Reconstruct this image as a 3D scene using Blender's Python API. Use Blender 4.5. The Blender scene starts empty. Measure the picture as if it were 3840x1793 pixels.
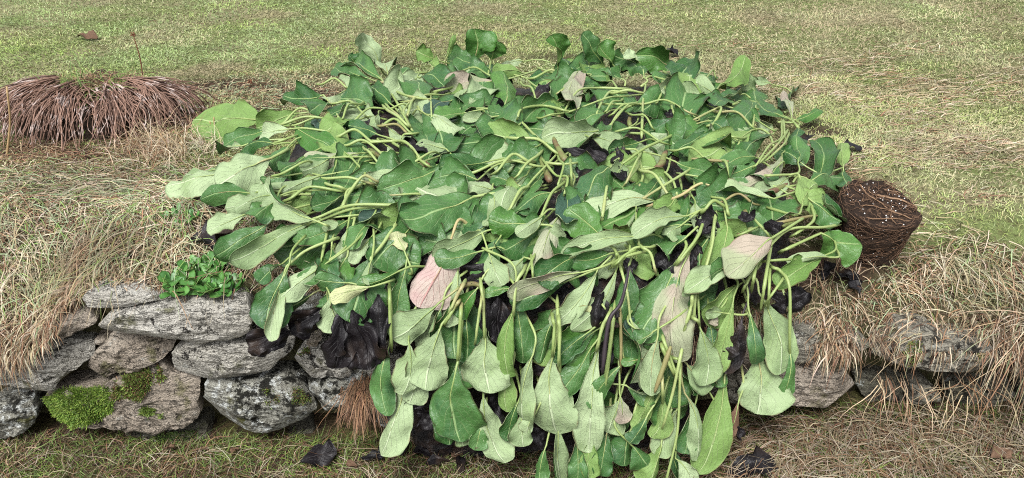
import bpy, math, random
import numpy as np
from mathutils import Vector, Matrix, noise as mn

random.seed(7)
RNG = np.random.default_rng(7)
R = math.radians
sc = bpy.context.scene
C = sc.collection

# ------------------------------------------------------------------ camera
CAM_Z, PITCH, TX = 1.5, 29.0, 0.637
TY = TX * 1793 / 3840
cd = bpy.data.cameras.new('camera')
cam = bpy.data.objects.new('camera', cd)
C.objects.link(cam)
cam.location = (0, 0, CAM_Z)
cam.rotation_euler = (R(90 - PITCH), 0, 0)
cd.sensor_width = 36
cd.lens = 18 / TX
cd.clip_start, cd.clip_end = 0.05, 400
sc.camera = cam

# ------------------------------------------------------------------ overcast sky, weak soft sun
SUN_EL, SUN_AZ = 58, 200            # azimuth clockwise from +Y
w = bpy.data.worlds.new('World')
sc.world = w
w.use_nodes = True
wn = w.node_tree
bg = wn.nodes['Background']
sky = wn.nodes.new('ShaderNodeTexSky')
sky.sky_type = 'NISHITA'
sky.sun_disc = False
sky.sun_elevation = R(SUN_EL)
sky.sun_rotation = R(SUN_AZ)
sky.air_density, sky.dust_density, sky.ozone_density = 1.0, 4.0, 1.0
hs = wn.nodes.new('ShaderNodeHueSaturation')      # cloud cover takes the blue out of the sky
hs.inputs['Saturation'].default_value = 0.22
wn.links.new(sky.outputs[0], hs.inputs['Color'])
wn.links.new(hs.outputs[0], bg.inputs[0])
bg.inputs[1].default_value = 0.085
sd = bpy.data.lights.new('sun', 'SUN')
sun = bpy.data.objects.new('sun', sd)
C.objects.link(sun)
sd.energy, sd.angle, sd.color = 1.5, R(24), (1.0, 0.985, 0.96)
sdir = Vector((math.sin(R(SUN_AZ)) * math.cos(R(SUN_EL)), math.cos(R(SUN_AZ)) * math.cos(R(SUN_EL)), math.sin(R(SUN_EL))))
sun.rotation_euler = sdir.to_track_quat('Z', 'Y').to_euler()
sc.view_settings.view_transform = 'Standard'
sc.view_settings.look = 'None'
sc.view_settings.exposure = 1.5
sc.view_settings.gamma = 1.0
sc.render.engine = 'CYCLES'
sc.cycles.filter_width = 1.05
sc.cycles.use_denoising = False
sc.cycles.max_bounces = 6
sc.cycles.diffuse_bounces = 2
sc.cycles.glossy_bounces = 2
sc.cycles.transmission_bounces = 3

# ------------------------------------------------------------------ numeric helpers
def smooth(a, b, x):
    t = np.clip((np.asarray(x, float) - a) / (b - a), 0, 1)
    return t * t * (3 - 2 * t)

def vnoise(x, y, seed=0):
    x = np.asarray(x, float); y = np.asarray(y, float)
    xi = np.floor(x).astype(np.int64); yi = np.floor(y).astype(np.int64)
    fx, fy = x - xi, y - yi
    fx = fx * fx * (3 - 2 * fx); fy = fy * fy * (3 - 2 * fy)
    def h(a, b):
        n = (a * 374761393 + b * 668265263 + seed * 144665) & 0xFFFFFFFF
        n = ((n ^ (n >> 13)) * 1274126177) & 0xFFFFFFFF
        return ((n ^ (n >> 16)) & 0xFFFF) / 65535.0
    return (h(xi, yi) * (1 - fx) + h(xi + 1, yi) * fx) * (1 - fy) + (h(xi, yi + 1) * (1 - fx) + h(xi + 1, yi + 1) * fx) * fy

def fbm(x, y, seed=0, o=4):
    s, a, f = 0, 0.5, 1.0
    for i in range(o):
        s = s + a * vnoise(np.asarray(x) * f, np.asarray(y) * f, seed + i * 17)
        a *= 0.5; f *= 2.03
    return s

# ------------------------------------------------------------------ the lie of the land
YW = 1.60                                           # front of the wall
def edge_z(x):
    x = np.asarray(x, float)
    return 0.43 - 0.10 * smooth(0.2, 0.62, x) - 0.12 * smooth(-0.99, -1.22, x)
def T_low(x, y):
    return 0.10 * smooth(0.1, 0.9, x) + 0.02 * (fbm(np.asarray(x) * 6, np.asarray(y) * 6, 3) - 0.5) - 0.004
def T_up(x, y):
    x = np.asarray(x, float); y = np.asarray(y, float)
    e = edge_z(x)
    z = e + (0.465 - e) * smooth(0.0, 0.42, y - YW)
    z = z + 0.035 * np.exp(-((y - 1.95) / 0.28) ** 2) * smooth(-0.4, -0.7, x)
    z = z + 0.05 * (fbm(x * 2.2, y * 2.2, 5, 3) - 0.45) * (1 - 0.5 * smooth(2.2, 3, y))
    return z
def T(x, y):
    return np.where(np.asarray(y) < YW + 0.02, T_low(x, y), T_up(x, y))

BARE = []
left = lambda x, y: smooth(2.65, 2.05, y + .5 * (vnoise(x * 4, y * 4, 9) - .5)) * smooth(-.30, -.5, x + (y - 1.6) * .35)
right = lambda x, y: smooth(1.95, 1.76, y + .25 * (vnoise(x * 4, y * 4, 8) - .5)) * smooth(.42, .55, x - (y - 1.6) * .55) * np.where(x < .78, smooth(YW + .08, YW + .2, y), 1)
def bare(x, y):
    x = np.asarray(x, float); y = np.asarray(y, float)
    b = np.zeros(np.broadcast(x, y).shape)
    for cx_, cy_, r_, sq, a_ in BARE: b = np.maximum(b, a_ * np.exp(-(((x - cx_) / r_) ** 2 + ((y - cy_) / (r_ * sq)) ** 2)))
    return np.clip(b * 1.5 * smooth(.25, .6, fbm(x * 9, y * 9, 101, 3) * .8 + b * .35), 0, 1)
def ray(u, v):
    xc = (u / 3840 - .5) * 2 * TX; yc = (.5 - v / 1793) * 2 * TY
    c, s = math.cos(R(PITCH)), math.sin(R(PITCH))
    d = np.array([xc, c + yc * s, -s + yc * c])
    return d / np.linalg.norm(d)
STEP = np.arange(0.9, 9, 0.004)
def hit(u, v, surf=T, ymax=None):
    d = ray(u, v)
    p = np.array([0, 0, CAM_Z]) + STEP[:, None] * d
    k = p[:, 2] - surf(p[:, 0], p[:, 1])
    i = int(np.argmax(k < 0)) if (k < 0).any() else len(STEP) - 1
    q = p[i]
    if ymax is not None and q[1] > ymax:
        q = np.array([0, 0, CAM_Z]) + d * (ymax / d[1])
    return q
def wall_pt(u, v, y=YW):
    d = ray(u, v)
    return np.array([0, 0, CAM_Z]) + d * (y / d[1])
def pxm(p):                                         # metres per photo pixel at a point
    c, s = math.cos(R(PITCH)), math.sin(R(PITCH))
    return (p[1] * c - (p[2] - CAM_Z) * s) * 2 * TX / 3840

# ------------------------------------------------------------------ object helpers
def tag(o, label=None, cat=None, group=None, kind=None):
    if label: o['label'] = label
    if cat: o['category'] = cat
    if group: o['group'] = group
    if kind: o['kind'] = kind
    return o
def empty(name, loc=(0, 0, 0)):
    o = bpy.data.objects.new(name, None)
    o.empty_display_size = 0.1
    o.location = loc
    C.objects.link(o)
    return o
def link(name, me, parent=None):
    o = bpy.data.objects.new(name, me)
    C.objects.link(o)
    if parent is not None:
        o.parent = parent
        root = parent
        off = Vector((0, 0, 0))
        while root is not None:
            off += Vector(root.location); root = root.parent
        o.location = -off                           # meshes are written in world coordinates
    return o
def mesh_obj(name, V, F, mats, parent=None, smoothed=True, uv=None, mi=None, col=None):
    me = bpy.data.meshes.new(name)
    me.from_pydata([tuple(map(float, p)) for p in V], [], [tuple(map(int, f)) for f in F])
    finish(me, mats, smoothed, uv, mi, col)
    return link(name, me, parent)
def finish(me, mats, smoothed=True, uv=None, mi=None, col=None):
    for m in (mats if isinstance(mats, (list, tuple)) else [mats]): me.materials.append(m)
    n = len(me.polygons)
    me.polygons.foreach_set('use_smooth', [smoothed] * n)
    if mi is not None: me.polygons.foreach_set('material_index', mi)
    vi = np.empty(len(me.loops), np.int32); me.loops.foreach_get('vertex_index', vi)
    if uv is not None:
        l = me.uv_layers.new(name='uv')
        l.data.foreach_set('uv', np.asarray(uv, np.float32)[vi].ravel())
    if col is not None:
        a = me.color_attributes.new('col', 'FLOAT_COLOR', 'POINT')
        c4 = np.ones((len(me.vertices), 4), np.float32); c4[:, :3] = col
        a.data.foreach_set('color', c4.ravel())
    me.update()
def big_mesh(name, V, F4, mat, col=None, parent=None):      # fast path: numpy quads (tri tips as degenerate free)
    me = bpy.data.meshes.new(name)
    V = np.asarray(V, np.float32); F4 = np.asarray(F4, np.int32)
    me.vertices.add(len(V)); me.vertices.foreach_set('co', V.ravel())
    k = F4.shape[1]
    me.loops.add(F4.size); me.loops.foreach_set('vertex_index', F4.ravel())
    me.polygons.add(len(F4)); me.polygons.foreach_set('loop_start', np.arange(0, F4.size, k, dtype=np.int32))
    me.update(calc_edges=True)
    finish(me, mat, True, None, None, col)
    return link(name, me, parent)

def tube(pts, rad, sides=6, cap=True):
    pts = [Vector(p) for p in pts]
    n = len(pts)
    rad = rad if hasattr(rad, '__len__') else [rad] * n
    V, F = [], []
    up = Vector((0.3, 0.2, 1)).normalized()
    for i, p in enumerate(pts):
        t = (pts[min(i + 1, n - 1)] - pts[max(i - 1, 0)])
        if t.length < 1e-9: t = Vector((0, 0, 1))
        t.normalize()
        a = t.cross(up)
        if a.length < 1e-3: a = t.cross(Vector((1, 0, 0)))
        a.normalize(); b = t.cross(a)
        for k in range(sides):
            th = 2 * math.pi * k / sides
            V.append(p + (a * math.cos(th) + b * math.sin(th)) * rad[i])
    for i in range(n - 1):
        for k in range(sides):
            k2 = (k + 1) % sides
            F.append((i * sides + k, i * sides + k2, (i + 1) * sides + k2, (i + 1) * sides + k))
    if cap:
        F.append(tuple(range(sides))[::-1]); F.append(tuple((n - 1) * sides + k for k in range(sides)))
    return V, F
def spline(pts, n):
    P = [Vector(p) for p in pts]
    if len(P) == 2: return [P[0].lerp(P[1], i / (n - 1)) for i in range(n)]
    P = [2 * P[0] - P[1]] + P + [2 * P[-1] - P[-2]]
    out = []
    m = len(P) - 3
    for i in range(n):
        f = i / (n - 1) * m
        k = min(int(f), m - 1); t = f - k
        a, b, c, d = P[k:k + 4]
        out.append(0.5 * ((2 * b) + (c - a) * t + (2 * a - 5 * b + 4 * c - d) * t * t + (3 * b - a - 3 * c + d) * t ** 3))
    return out

# ------------------------------------------------------------------ materials
class NT:
    def __init__(s, name):
        s.m = bpy.data.materials.new(name); s.m.use_nodes = True
        s.t = s.m.node_tree; s.b = s.t.nodes['Principled BSDF']; s.out = s.t.nodes['Material Output']
    def n(s, kind, **kw):
        o = s.t.nodes.new('ShaderNode' + kind)
        for k, v in kw.items(): setattr(o, k, v)
        return o
    def l(s, a, b): s.t.links.new(a, b)
    def val(s, sock, v):
        if hasattr(v, 'links'): s.l(v, sock)
        else: sock.default_value = v
    def math(s, op, a, b=0.0, c=None):
        o = s.n('Math', operation=op); s.val(o.inputs[0], a); s.val(o.inputs[1], b)
        if c is not None: s.val(o.inputs[2], c)
        return o.outputs[0]
    def mix(s, f, a, b, mode='MIX'):
        o = s.n('MixRGB', blend_type=mode); s.val(o.inputs[0], f)
        for i, c in ((1, a), (2, b)):
            if hasattr(c, 'links'): s.l(c, o.inputs[i])
            else: o.inputs[i].default_value = (*c, 1) if len(c) == 3 else c
        return o.outputs[0]
    def noise(s, scale, detail=4, rough=.55, vec=None, dist=0):
        o = s.n('TexNoise'); o.inputs['Scale'].default_value = scale; o.inputs['Detail'].default_value = detail
        o.inputs['Roughness'].default_value = rough; o.inputs['Distortion'].default_value = dist
        if vec is not None: s.l(vec, o.inputs['Vector'])
        return o.outputs['Fac']
    def ss(s, x, a, b):
        o = s.n('MapRange', interpolation_type='SMOOTHSTEP')
        s.val(o.inputs[0], x); o.inputs[1].default_value = a; o.inputs[2].default_value = b
        return o.outputs[0]
    def coords(s, which='Object'):
        return s.n('TexCoord').outputs[which]
    def bump(s, h, strength, dist=0.01):
        o = s.n('Bump'); o.inputs['Strength'].default_value = strength; o.inputs['Distance'].default_value = dist
        s.l(h, o.inputs['Height']); s.l(o.outputs[0], s.b.inputs['Normal'])
    def base(s, c, rough=.6, spec=.3):
        s.val(s.b.inputs['Base Color'], c if hasattr(c, 'links') else (*c, 1))
        s.val(s.b.inputs['Roughness'], rough); s.b.inputs['Specular IOR Level'].default_value = spec
    def rnd(s): return s.n('ObjectInfo').outputs['Random']

def leaf_material(name, c0, c1, vein, rough, spec, blotch=None, blotch_at=(.55, .7), trans=0.12, veinmix=.5, spots=None, edge=None, raised=-.5):
    t = NT(name)
    uv = t.coords('UV'); co = t.coords('Object')
    sp = t.n('SeparateXYZ'); t.l(uv, sp.inputs[0])
    x = t.math('ABSOLUTE', t.math('MULTIPLY_ADD', sp.outputs[0], 2.0, -1.0)); y = sp.outputs[1]
    mid = t.math('SUBTRACT', 1.0, t.ss(x, 0.02, 0.065))
    wob = t.noise(11, 3, .6, co)
    ph = t.math('SUBTRACT', t.math('MULTIPLY', y, 6.5), t.math('MULTIPLY', t.math('POWER', x, 0.9), 3.6))
    ph = t.math('ADD', ph, t.math('MULTIPLY', wob, 1.5))
    fr = t.math('ABSOLUTE', t.math('SUBTRACT', t.math('FRACT', ph), 0.5))
    lat = t.math('MULTIPLY', t.ss(fr, 0.44, 0.495), t.math('SUBTRACT', 1.0, t.ss(x, .3, .95)))
    vo = t.n('TexVoronoi', feature='DISTANCE_TO_EDGE'); vo.inputs['Scale'].default_value = 75
    t.l(co, vo.inputs['Vector'])
    net = t.math('SUBTRACT', 1.0, t.ss(vo.outputs['Distance'], .0, .10))
    veins = t.math('MAXIMUM', t.math('MAXIMUM', mid, t.math('MULTIPLY', lat, .8)), t.math('MULTIPLY', net, .12))
    r = t.rnd()
    n1 = t.noise(10, 4, .6, co)
    base = t.mix(t.math('ADD', t.math('MULTIPLY', r, .8), t.math('MULTIPLY_ADD', n1, .9, -.35)), c0, c1)
    if blotch:
        base = t.mix(t.ss(t.noise(9, 2, .5, co), *blotch_at), base, blotch)
    col = t.mix(t.math('MULTIPLY', veins, veinmix), base, vein)
    if spots:
        sm = t.math('MULTIPLY', t.ss(t.noise(60, 3, .65, co), .68, .73), t.ss(t.noise(7, 2, .5, co), .45, .6))
        col = t.mix(t.math('MULTIPLY', sm, .85), col, spots)
        wm = t.math('MULTIPLY', t.ss(t.noise(16, 4, .7, co), .62, .72), .45)
        col = t.mix(wm, col, tuple(.55 * a_ + .45 * b_ for a_, b_ in zip(c0, spots)))
    if edge:
        em = t.math('MULTIPLY', t.ss(x, .88, 1.0), t.ss(t.noise(18, 3, .6, co), .46, .6))
        col = t.mix(t.math('MULTIPLY', em, .8), col, edge)
    rn = t.noise(30, 3, .6, co)
    t.base(col, t.math('MULTIPLY_ADD', rn, .3, rough - .15), spec)
    h = t.math('ADD', t.math('MULTIPLY', veins, raised), t.math('ADD', t.math('MULTIPLY', t.noise(70, 3, .6, co), .22), t.math('MULTIPLY', t.noise(20, 3, .55, co), .8)))
    t.bump(h, .6, .010)
    if trans:
        tr = t.n('BsdfTranslucent'); t.l(col, tr.inputs[0])
        mx = t.n('MixShader'); mx.inputs[0].default_value = trans
        t.l(t.b.outputs[0], mx.inputs[1]); t.l(tr.outputs[0], mx.inputs[2]); t.l(mx.outputs[0], t.out.inputs[0])
    return t.m

M = {}
BROWN = (.05, .035, .02)
M['t'] = leaf_material('leaf_upper_green', (.016, .070, .013), (.078, .178, .050), (.23, .34, .14), .42, .38, veinmix=.85, blotch=(.040, .108, .040), edge=(.05, .045, .02), spots=(.05, .04, .015))
M['m'] = leaf_material('leaf_upper_lit_through', (.040, .135, .018), (.085, .195, .042), (.26, .37, .14), .44, .5, veinmix=.7, trans=.2)  # upper face with light coming through the blade put into a brighter, yellower green
M['d'] = leaf_material('leaf_upper_dark_slate', (.022, .045, .035), (.03, .075, .045), (.08, .13, .09), .42, .5, trans=.05)
M['u'] = leaf_material('leaf_lower_pale_green', (.155, .23, .098), (.325, .412, .232), (.44, .52, .33), .62, .25, veinmix=.8, raised=.6, edge=(.16, .13, .07), blotch=(.215, .30, .135), spots=(.06, .07, .03))
M['g'] = leaf_material('leaf_lower_grass_green', (.10, .195, .042), (.19, .29, .09), (.34, .44, .20), .58, .25, veinmix=.75, raised=.6, edge=(.16, .13, .06), spots=(.07, .08, .03))
M['p'] = leaf_material('leaf_lower_pinkish_grey', (.26, .30, .17), (.32, .34, .235), (.38, .36, .27), .62, .2, raised=.5, edge=(.18, .11, .07), blotch=(.335, .285, .225), blotch_at=(.42, .6), spots=(.12, .07, .05))
M['P'] = leaf_material('leaf_lower_rose_pink', (.38, .335, .275), (.40, .33, .285), (.42, .17, .17), .6, .2, raised=.5, blotch=(.40, .27, .255), blotch_at=(.45, .62), veinmix=.6, spots=(.25, .12, .1))
M['y'] = leaf_material('leaf_yellowed', (.33, .38, .16), (.42, .45, .25), (.46, .46, .28), .6, .2, edge=(.25, .14, .06))
M['b'] = leaf_material('leaf_browned', (.10, .058, .035), (.17, .105, .068), (.18, .11, .07), .7, .2)
M['k'] = leaf_material('leaf_rotted_black', (.004, .0035, .0045), (.009, .007, .0085), (.010, .007, .007), .5, .3, blotch=(.028, .018, .013), trans=0)

def stalk_material():
    t = NT('leaf_stalk_pale_green')
    n = t.noise(7, 2, .5, t.coords('Object'))
    c = t.mix(t.rnd(), (.18, .255, .075), (.285, .355, .135))
    c = t.mix(t.ss(n, .58, .72), c, (.30, .26, .13))
    c = t.mix(t.math('MULTIPLY', t.noise(60, 3, .6, t.coords('Object')), .45), c, (.22, .28, .095))
    t.base(c, .42, .4)
    t.bump(t.noise(90, 2, .5, t.coords('Object')), .15, .003)
    return t.m
M['stalk'] = stalk_material()
t = NT('leaf_stalk_pink'); t.base(t.mix(t.noise(12, 2, .5, t.coords('Object')), (.34, .36, .14), (.36, .23, .15)), .45, .4); M['stalk_pink'] = t.m
t = NT('leaf_stalk_brown'); t.base(t.mix(t.noise(12, 2, .5, t.coords('Object')), (.22, .24, .09), (.18, .11, .06)), .5, .3); M['stalk_brown'] = t.m
t = NT('leaf_stalk_black'); t.base(t.mix(t.noise(30, 2, .5, t.coords('Object')), (.02, .014, .018), (.04, .03, .035)), .45, .4); M['stalk_black'] = t.m
t = NT('crown_sheath'); t.base(t.mix(t.ss(t.noise(16, 3, .6, t.coords('Object')), .4, .62), (.15, .18, .06), (.13, .07, .045)), .5, .3); t.bump(t.noise(60, 3, .6, t.coords('Object')), .4, .006); M['crown'] = t.m
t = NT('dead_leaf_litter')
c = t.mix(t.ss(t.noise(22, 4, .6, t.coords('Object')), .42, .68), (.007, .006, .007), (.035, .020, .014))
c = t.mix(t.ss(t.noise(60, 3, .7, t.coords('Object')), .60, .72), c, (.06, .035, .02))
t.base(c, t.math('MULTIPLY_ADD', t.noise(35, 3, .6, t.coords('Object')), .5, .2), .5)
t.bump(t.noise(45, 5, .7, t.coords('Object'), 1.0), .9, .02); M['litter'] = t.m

t = NT('blade_colour')
at = t.n('Attribute', attribute_name='col')
t.base(at.outputs['Color'], .62, .2)
tr = t.n('BsdfTranslucent'); t.l(at.outputs['Color'], tr.inputs[0])
mx = t.n('MixShader'); mx.inputs[0].default_value = .15
t.l(t.b.outputs[0], mx.inputs[1]); t.l(tr.outputs[0], mx.inputs[2]); t.l(mx.outputs[0], t.out.inputs[0])
M['blade'] = t.m

t = NT('turf_soil')
co = t.coords('Object')
c = t.mix(t.ss(t.noise(2.2, 5, .6, co), .40, .62), (.18, .225, .08), (.26, .235, .135))
c = t.mix(t.ss(t.noise(30, 4, .6, co), .45, .65), c, (.125, .125, .055))
c = t.mix(t.ss(t.noise(11, 3, .6, co), .62, .72), c, (.15, .105, .06))
ba = t.n('Attribute', attribute_name='col')
c = t.mix(ba.outputs['Fac'], c, t.mix(t.noise(45, 4, .7, co), (.022, .015, .011), (.085, .055, .036)))
t.base(c, .9, .1); t.bump(t.noise(120, 5, .7, co), .9, .02); M['turf'] = t.m
t = NT('dark_earth')
c = t.mix(t.noise(25, 5, .65, t.coords('Object')), (.012, .009, .007), (.055, .036, .024))
t.base(c, .9, .15); t.bump(t.noise(60, 5, .7, t.coords('Object')), 1, .03); M['earth'] = t.m
t = NT('foot_ground')
co = t.coords('Object')
c = t.mix(t.ss(t.noise(7, 5, .65, co), .40, .62), (.07, .045, .028), (.085, .08, .028))
c = t.mix(t.ss(t.noise(40, 4, .6, co), .5, .68), c, (.025, .017, .012))
t.base(c, .9, .15); t.bump(t.noise(90, 5, .7, co), 1, .02); M['foot'] = t.m

def stone_material(name, a, b, dark, lichen, moss, darkat=(.56, .62), lichat=(.60, .66)):
    t = NT(name)
    co = t.coords('Object')
    c = t.mix(t.ss(t.noise(9, 4, .6, co), .35, .65), a, b)
    grain = t.noise(210, 3, .7, co)
    c = t.mix(t.math('MULTIPLY', t.ss(grain, .3, .7), .55), c, tuple(min(1, x * 1.55) for x in a))
    c = t.mix(t.math('MULTIPLY', t.ss(t.noise(120, 3, .7, co), .52, .66), .75), c, (.10, .09, .075))
    c = t.mix(t.ss(t.noise(34, 4, .65, co), *lichat), c, lichen)
    patch = t.math('MULTIPLY', t.ss(t.noise(30, 5, .72, co), *darkat), t.ss(t.noise(6, 2, .5, co), .36, .54))
    c = t.mix(patch, c, dark)
    c = t.mix(t.math('MULTIPLY', t.ss(t.noise(11, 4, .65, co), .56, .66), .85), c, moss)
    mp = t.n('Mapping'); mp.inputs['Scale'].default_value = (1, 1, 5.5); mp.inputs['Rotation'].default_value = (0, .12, 0); t.l(co, mp.inputs[0])
    bed = t.noise(9, 5, .7, mp.outputs[0], .6)
    crack = t.math('SUBTRACT', 1.0, t.ss(t.math('ABSOLUTE', t.math('SUBTRACT', bed, .5)), .0, .018))
    c = t.mix(t.math('MULTIPLY', crack, .42), c, (.05, .042, .034))
    t.base(c, .85, .25)
    h = t.math('ADD', t.math('MULTIPLY', grain, .35), t.math('ADD', t.noise(40, 6, .7, co), t.math('MULTIPLY', t.noise(12, 4, .6, co, 1.5), 1.0)))
    h = t.math('ADD', h, t.math('SUBTRACT', t.math('MULTIPLY', bed, 1.2), t.math('MULTIPLY', crack, .8)))
    t.bump(h, 1.0, .024)
    return t.m
M['st_grey'] = stone_material('granite_light_grey', (.44, .425, .38), (.35, .33, .28), (.022, .02, .017), (.46, .46, .42), (.14, .14, .07), (.57, .63), (.60, .70))
M['st_tan'] = stone_material('granite_tan', (.34, .295, .24), (.25, .205, .16), (.03, .025, .02), (.44, .42, .37), (.15, .14, .07), (.56, .64), (.60, .72))
M['st_lich'] = stone_material('granite_lichen_crusted', (.30, .30, .26), (.20, .19, .15), (.018, .018, .013), (.56, .58, .55), (.085, .085, .022), (.48, .56), (.53, .58))
M['st_dull'] = stone_material('granite_dull_lichen', (.27, .255, .21), (.19, .175, .135), (.02, .018, .014), (.42, .42, .37), (.10, .09, .035), (.50, .60), (.60, .66))
M['st_dark'] = stone_material('stone_damp_mossy', (.16, .155, .12), (.10, .09, .06), (.018, .016, .012), (.38, .40, .37), (.06, .065, .018), (.52, .6), (.62, .67))

for u_, v_, r_, sq, a_ in ((100, 575, .20, .5, 1), (330, 590, .22, .4, 1), (560, 560, .2, .5, .9), (720, 450, .16, .8, .9), (820, 320, .26, .45, .8), (1000, 335, .28, .5, .8), (1130, 350, .22, .5, .8), (900, 420, .22, .5, .8), (1230, 290, .2, .4, .7),
                           (3040, 560, .12, .6, 1), (3120, 600, .12, .5, 1), (3020, 480, .12, .6, .7), (3250, 1000, .13, .4, 1), (3120, 1040, .16, .4, 1), (3000, 1000, .15, .5, 1), (2900, 1060, .16, .5, 1), (3080, 500, .1, .8, .7), (820, 830, .12, .6, .9), (900, 920, .14, .5, .9), (2560, 215, .2, .3, .6), (1500, 240, .3, .3, .5), (2100, 215, .4, .25, .5)):
    p_ = hit(u_, v_); BARE.append((p_[0], p_[1], r_, sq, a_))
# ------------------------------------------------------------------ ground sheets
def axis(dense_a, dense_b, step, far_a, far_b):
    a = list(np.arange(dense_a, dense_b + 1e-6, step))
    s = step
    while a[-1] < far_b: s *= 1.5; a.append(a[-1] + s)
    s = step
    while a[0] > far_a: s *= 1.5; a.insert(0, a[0] - s)
    return np.array(a)
def sheet(name, xs, ys, f, mat, skirt=None, fld=None):
    X, Y = np.meshgrid(xs, ys)
    Z = f(X, Y)
    V = np.stack([X, Y, Z], -1).reshape(-1, 3)
    nx, ny = len(xs), len(ys)
    i = np.arange(nx * (ny - 1)).reshape(ny - 1, nx)[:, :-1].ravel()
    F = np.stack([i, i + 1, i + nx + 1, i + nx], -1)
    if skirt is not None:
        b = len(V)
        V = np.vstack([V, np.stack([xs, np.full(nx, skirt[0]), np.full(nx, skirt[1])], -1)])
        k = np.arange(nx - 1)
        F = np.vstack([F, np.stack([k + 1, k, b + k, b + k + 1], -1)])
    cl_ = None
    if fld is not None: cl_ = np.repeat(fld(V[:, 0], V[:, 1])[:, None], 3, 1)
    o = big_mesh(name, V, F, mat, cl_)
    return tag(o, kind='structure')
ys = axis(YW + 0.075, 5.2, 0.03, YW + 0.075, 60)
sheet('lawn', axis(-2.2, 2.2, 0.03, -60, 60), ys, T_up, M['turf'], skirt=(YW + 0.15, -0.3), fld=lambda x, y: np.maximum(bare(x, y), .7 * np.maximum(left(x, y), right(x, y))))
sheet('foot_of_wall_ground', axis(-2.0, 2.0, 0.03, -60, 60), axis(0.9, YW + 0.32, 0.03, -30, YW + 0.3), T_low, M['foot'])

# ------------------------------------------------------------------ dry stone wall
A_ = (0, 800, 1.2115)          # photo crops the outlines were read from: origin and scale
J_ = (2500, 700, 1.1007)
def src(c, p): return (c[0] + p[0] / c[2], c[1] + p[1] / c[2])
wall = empty('dry_stone_wall', (0, YW + .1, 0))
tag(wall, 'low dry stone wall of lichen covered granite blocks holding up the bank', 'wall')
def stone(poly, crop, mat, yoff=0.0, bulge=.035, depth=.2, seed=0, rough=1.0, tilt=0.0):
    P = [wall_pt(*src(crop, p), y=YW + yoff) for p in poly] if crop else [np.array([p[0], YW + yoff, p[1]]) for p in poly]
    P = np.array(P)[:, [0, 2]]
    n = 96
    d = np.r_[0, np.cumsum(np.linalg.norm(np.diff(np.vstack([P, P[:1]]), axis=0), axis=1))]
    s = np.linspace(0, d[-1], n, endpoint=False)
    Q = np.vstack([P, P[:1]])
    px_ = np.interp(s, d, Q[:, 0]); pz = np.interp(s, d, Q[:, 1])
    for _ in range(1):
        px_ = .25 * np.roll(px_, 1) + .5 * px_ + .25 * np.roll(px_, -1)
        pz = .25 * np.roll(pz, 1) + .5 * pz + .25 * np.roll(pz, -1)
    cx, cz = px_.mean(), pz.mean()
    prof = [(0.0, -1.0), (.1, -1.0), (.2, -1.0), (.3, -.99), (.4, -.98), (.5, -.97), (.6, -.95), (.69, -.94), (.77, -.92), (.84, -.89), (.90, -.84), (.945, -.74), (.975, -.55), (.993, -.25), (1.0, .12), (.99, .6), (.95, 1.6)]
    V, F = [], []
    rs = random.Random(seed + 5)
    cuts = []
    ext = (px_.max() - px_.min()) / 2; exz = (pz.max() - pz.min()) / 2
    for _ in range(13):
        a = rs.uniform(0, 6.28); tl = rs.uniform(.3, 1.6)
        nn = np.array([math.cos(a) * tl * exz / ext, -1, math.sin(a) * tl]); nn /= np.linalg.norm(nn)
        q = np.array([cx + ext * math.cos(a) * rs.uniform(.3, .8), YW + yoff - bulge * rs.uniform(.75, 1.0), cz + exz * math.sin(a) * rs.uniform(.3, .8)])
        cuts.append((nn, q))
    def jig(p):
        q = Vector(p) * 9 + Vector((seed * 3.7, seed * 1.3, 0))
        a = mn.noise(q) * .006 + mn.noise(q * 2.6) * .005 + mn.noise(q * 7) * .003
        cell = mn.cell_vector(q * 1.1)
        f = abs(mn.noise(q * 1.7 + Vector((9, 0, 0)))) * -.008
        g_ = mn.noise(Vector((p[0] * 14, p[1] * 14, p[2] * 70)) + Vector((seed, 0, 0))) * .004 + mn.noise(q * 16) * .002
        return (a * 1.25 + f * 1.3 + g_) * rough
    for r, yy in prof[1:]:
        for k in range(n):
            x = cx + (px_[k] - cx) * r; z = cz + (pz[k] - cz) * r
            y = YW + yoff + bulge * yy + (z - cz) * tilt
            p = np.array([x, y, z]); j = jig(p)
            out = np.array([(px_[k] - cx), 0, (pz[k] - cz)]); out /= (np.linalg.norm(out) + 1e-9)
            m = r ** 3
            p = p + np.array([0, -1, 0]) * j * 1.6 + out * j * m
            for nn, q in cuts:
                e = np.dot(p - q, nn)
                if e > 0: p = p - nn * e * .95
            V.append(p)
    for k in range(n):
        x = cx + (px_[k] - cx) * .7; z = cz + (pz[k] - cz) * .5
        V.append((x, YW + yoff + depth, z))
    nr = len(prof)
    for i in range(nr - 1):
        for k in range(n):
            k2 = (k + 1) % n
            F.append((i * n + k, i * n + k2, (i + 1) * n + k2, (i + 1) * n + k))
    V.append((cx, YW + yoff - bulge - 1.6 * jig((cx, YW + yoff - bulge, cz)), cz)); c0 = len(V) - 1
    V.append((cx, YW + yoff + depth, cz)); c1 = len(V) - 1
    for k in range(n):
        k2 = (k + 1) % n
        F.append((c0, k2, k)); F.append((c1, (nr - 1) * n + k, (nr - 1) * n + k2))
    o = mesh_obj('stone', V, F, M[mat], wall)
    o.data.set_sharp_from_angle(angle=R(24))
    return o
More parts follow.
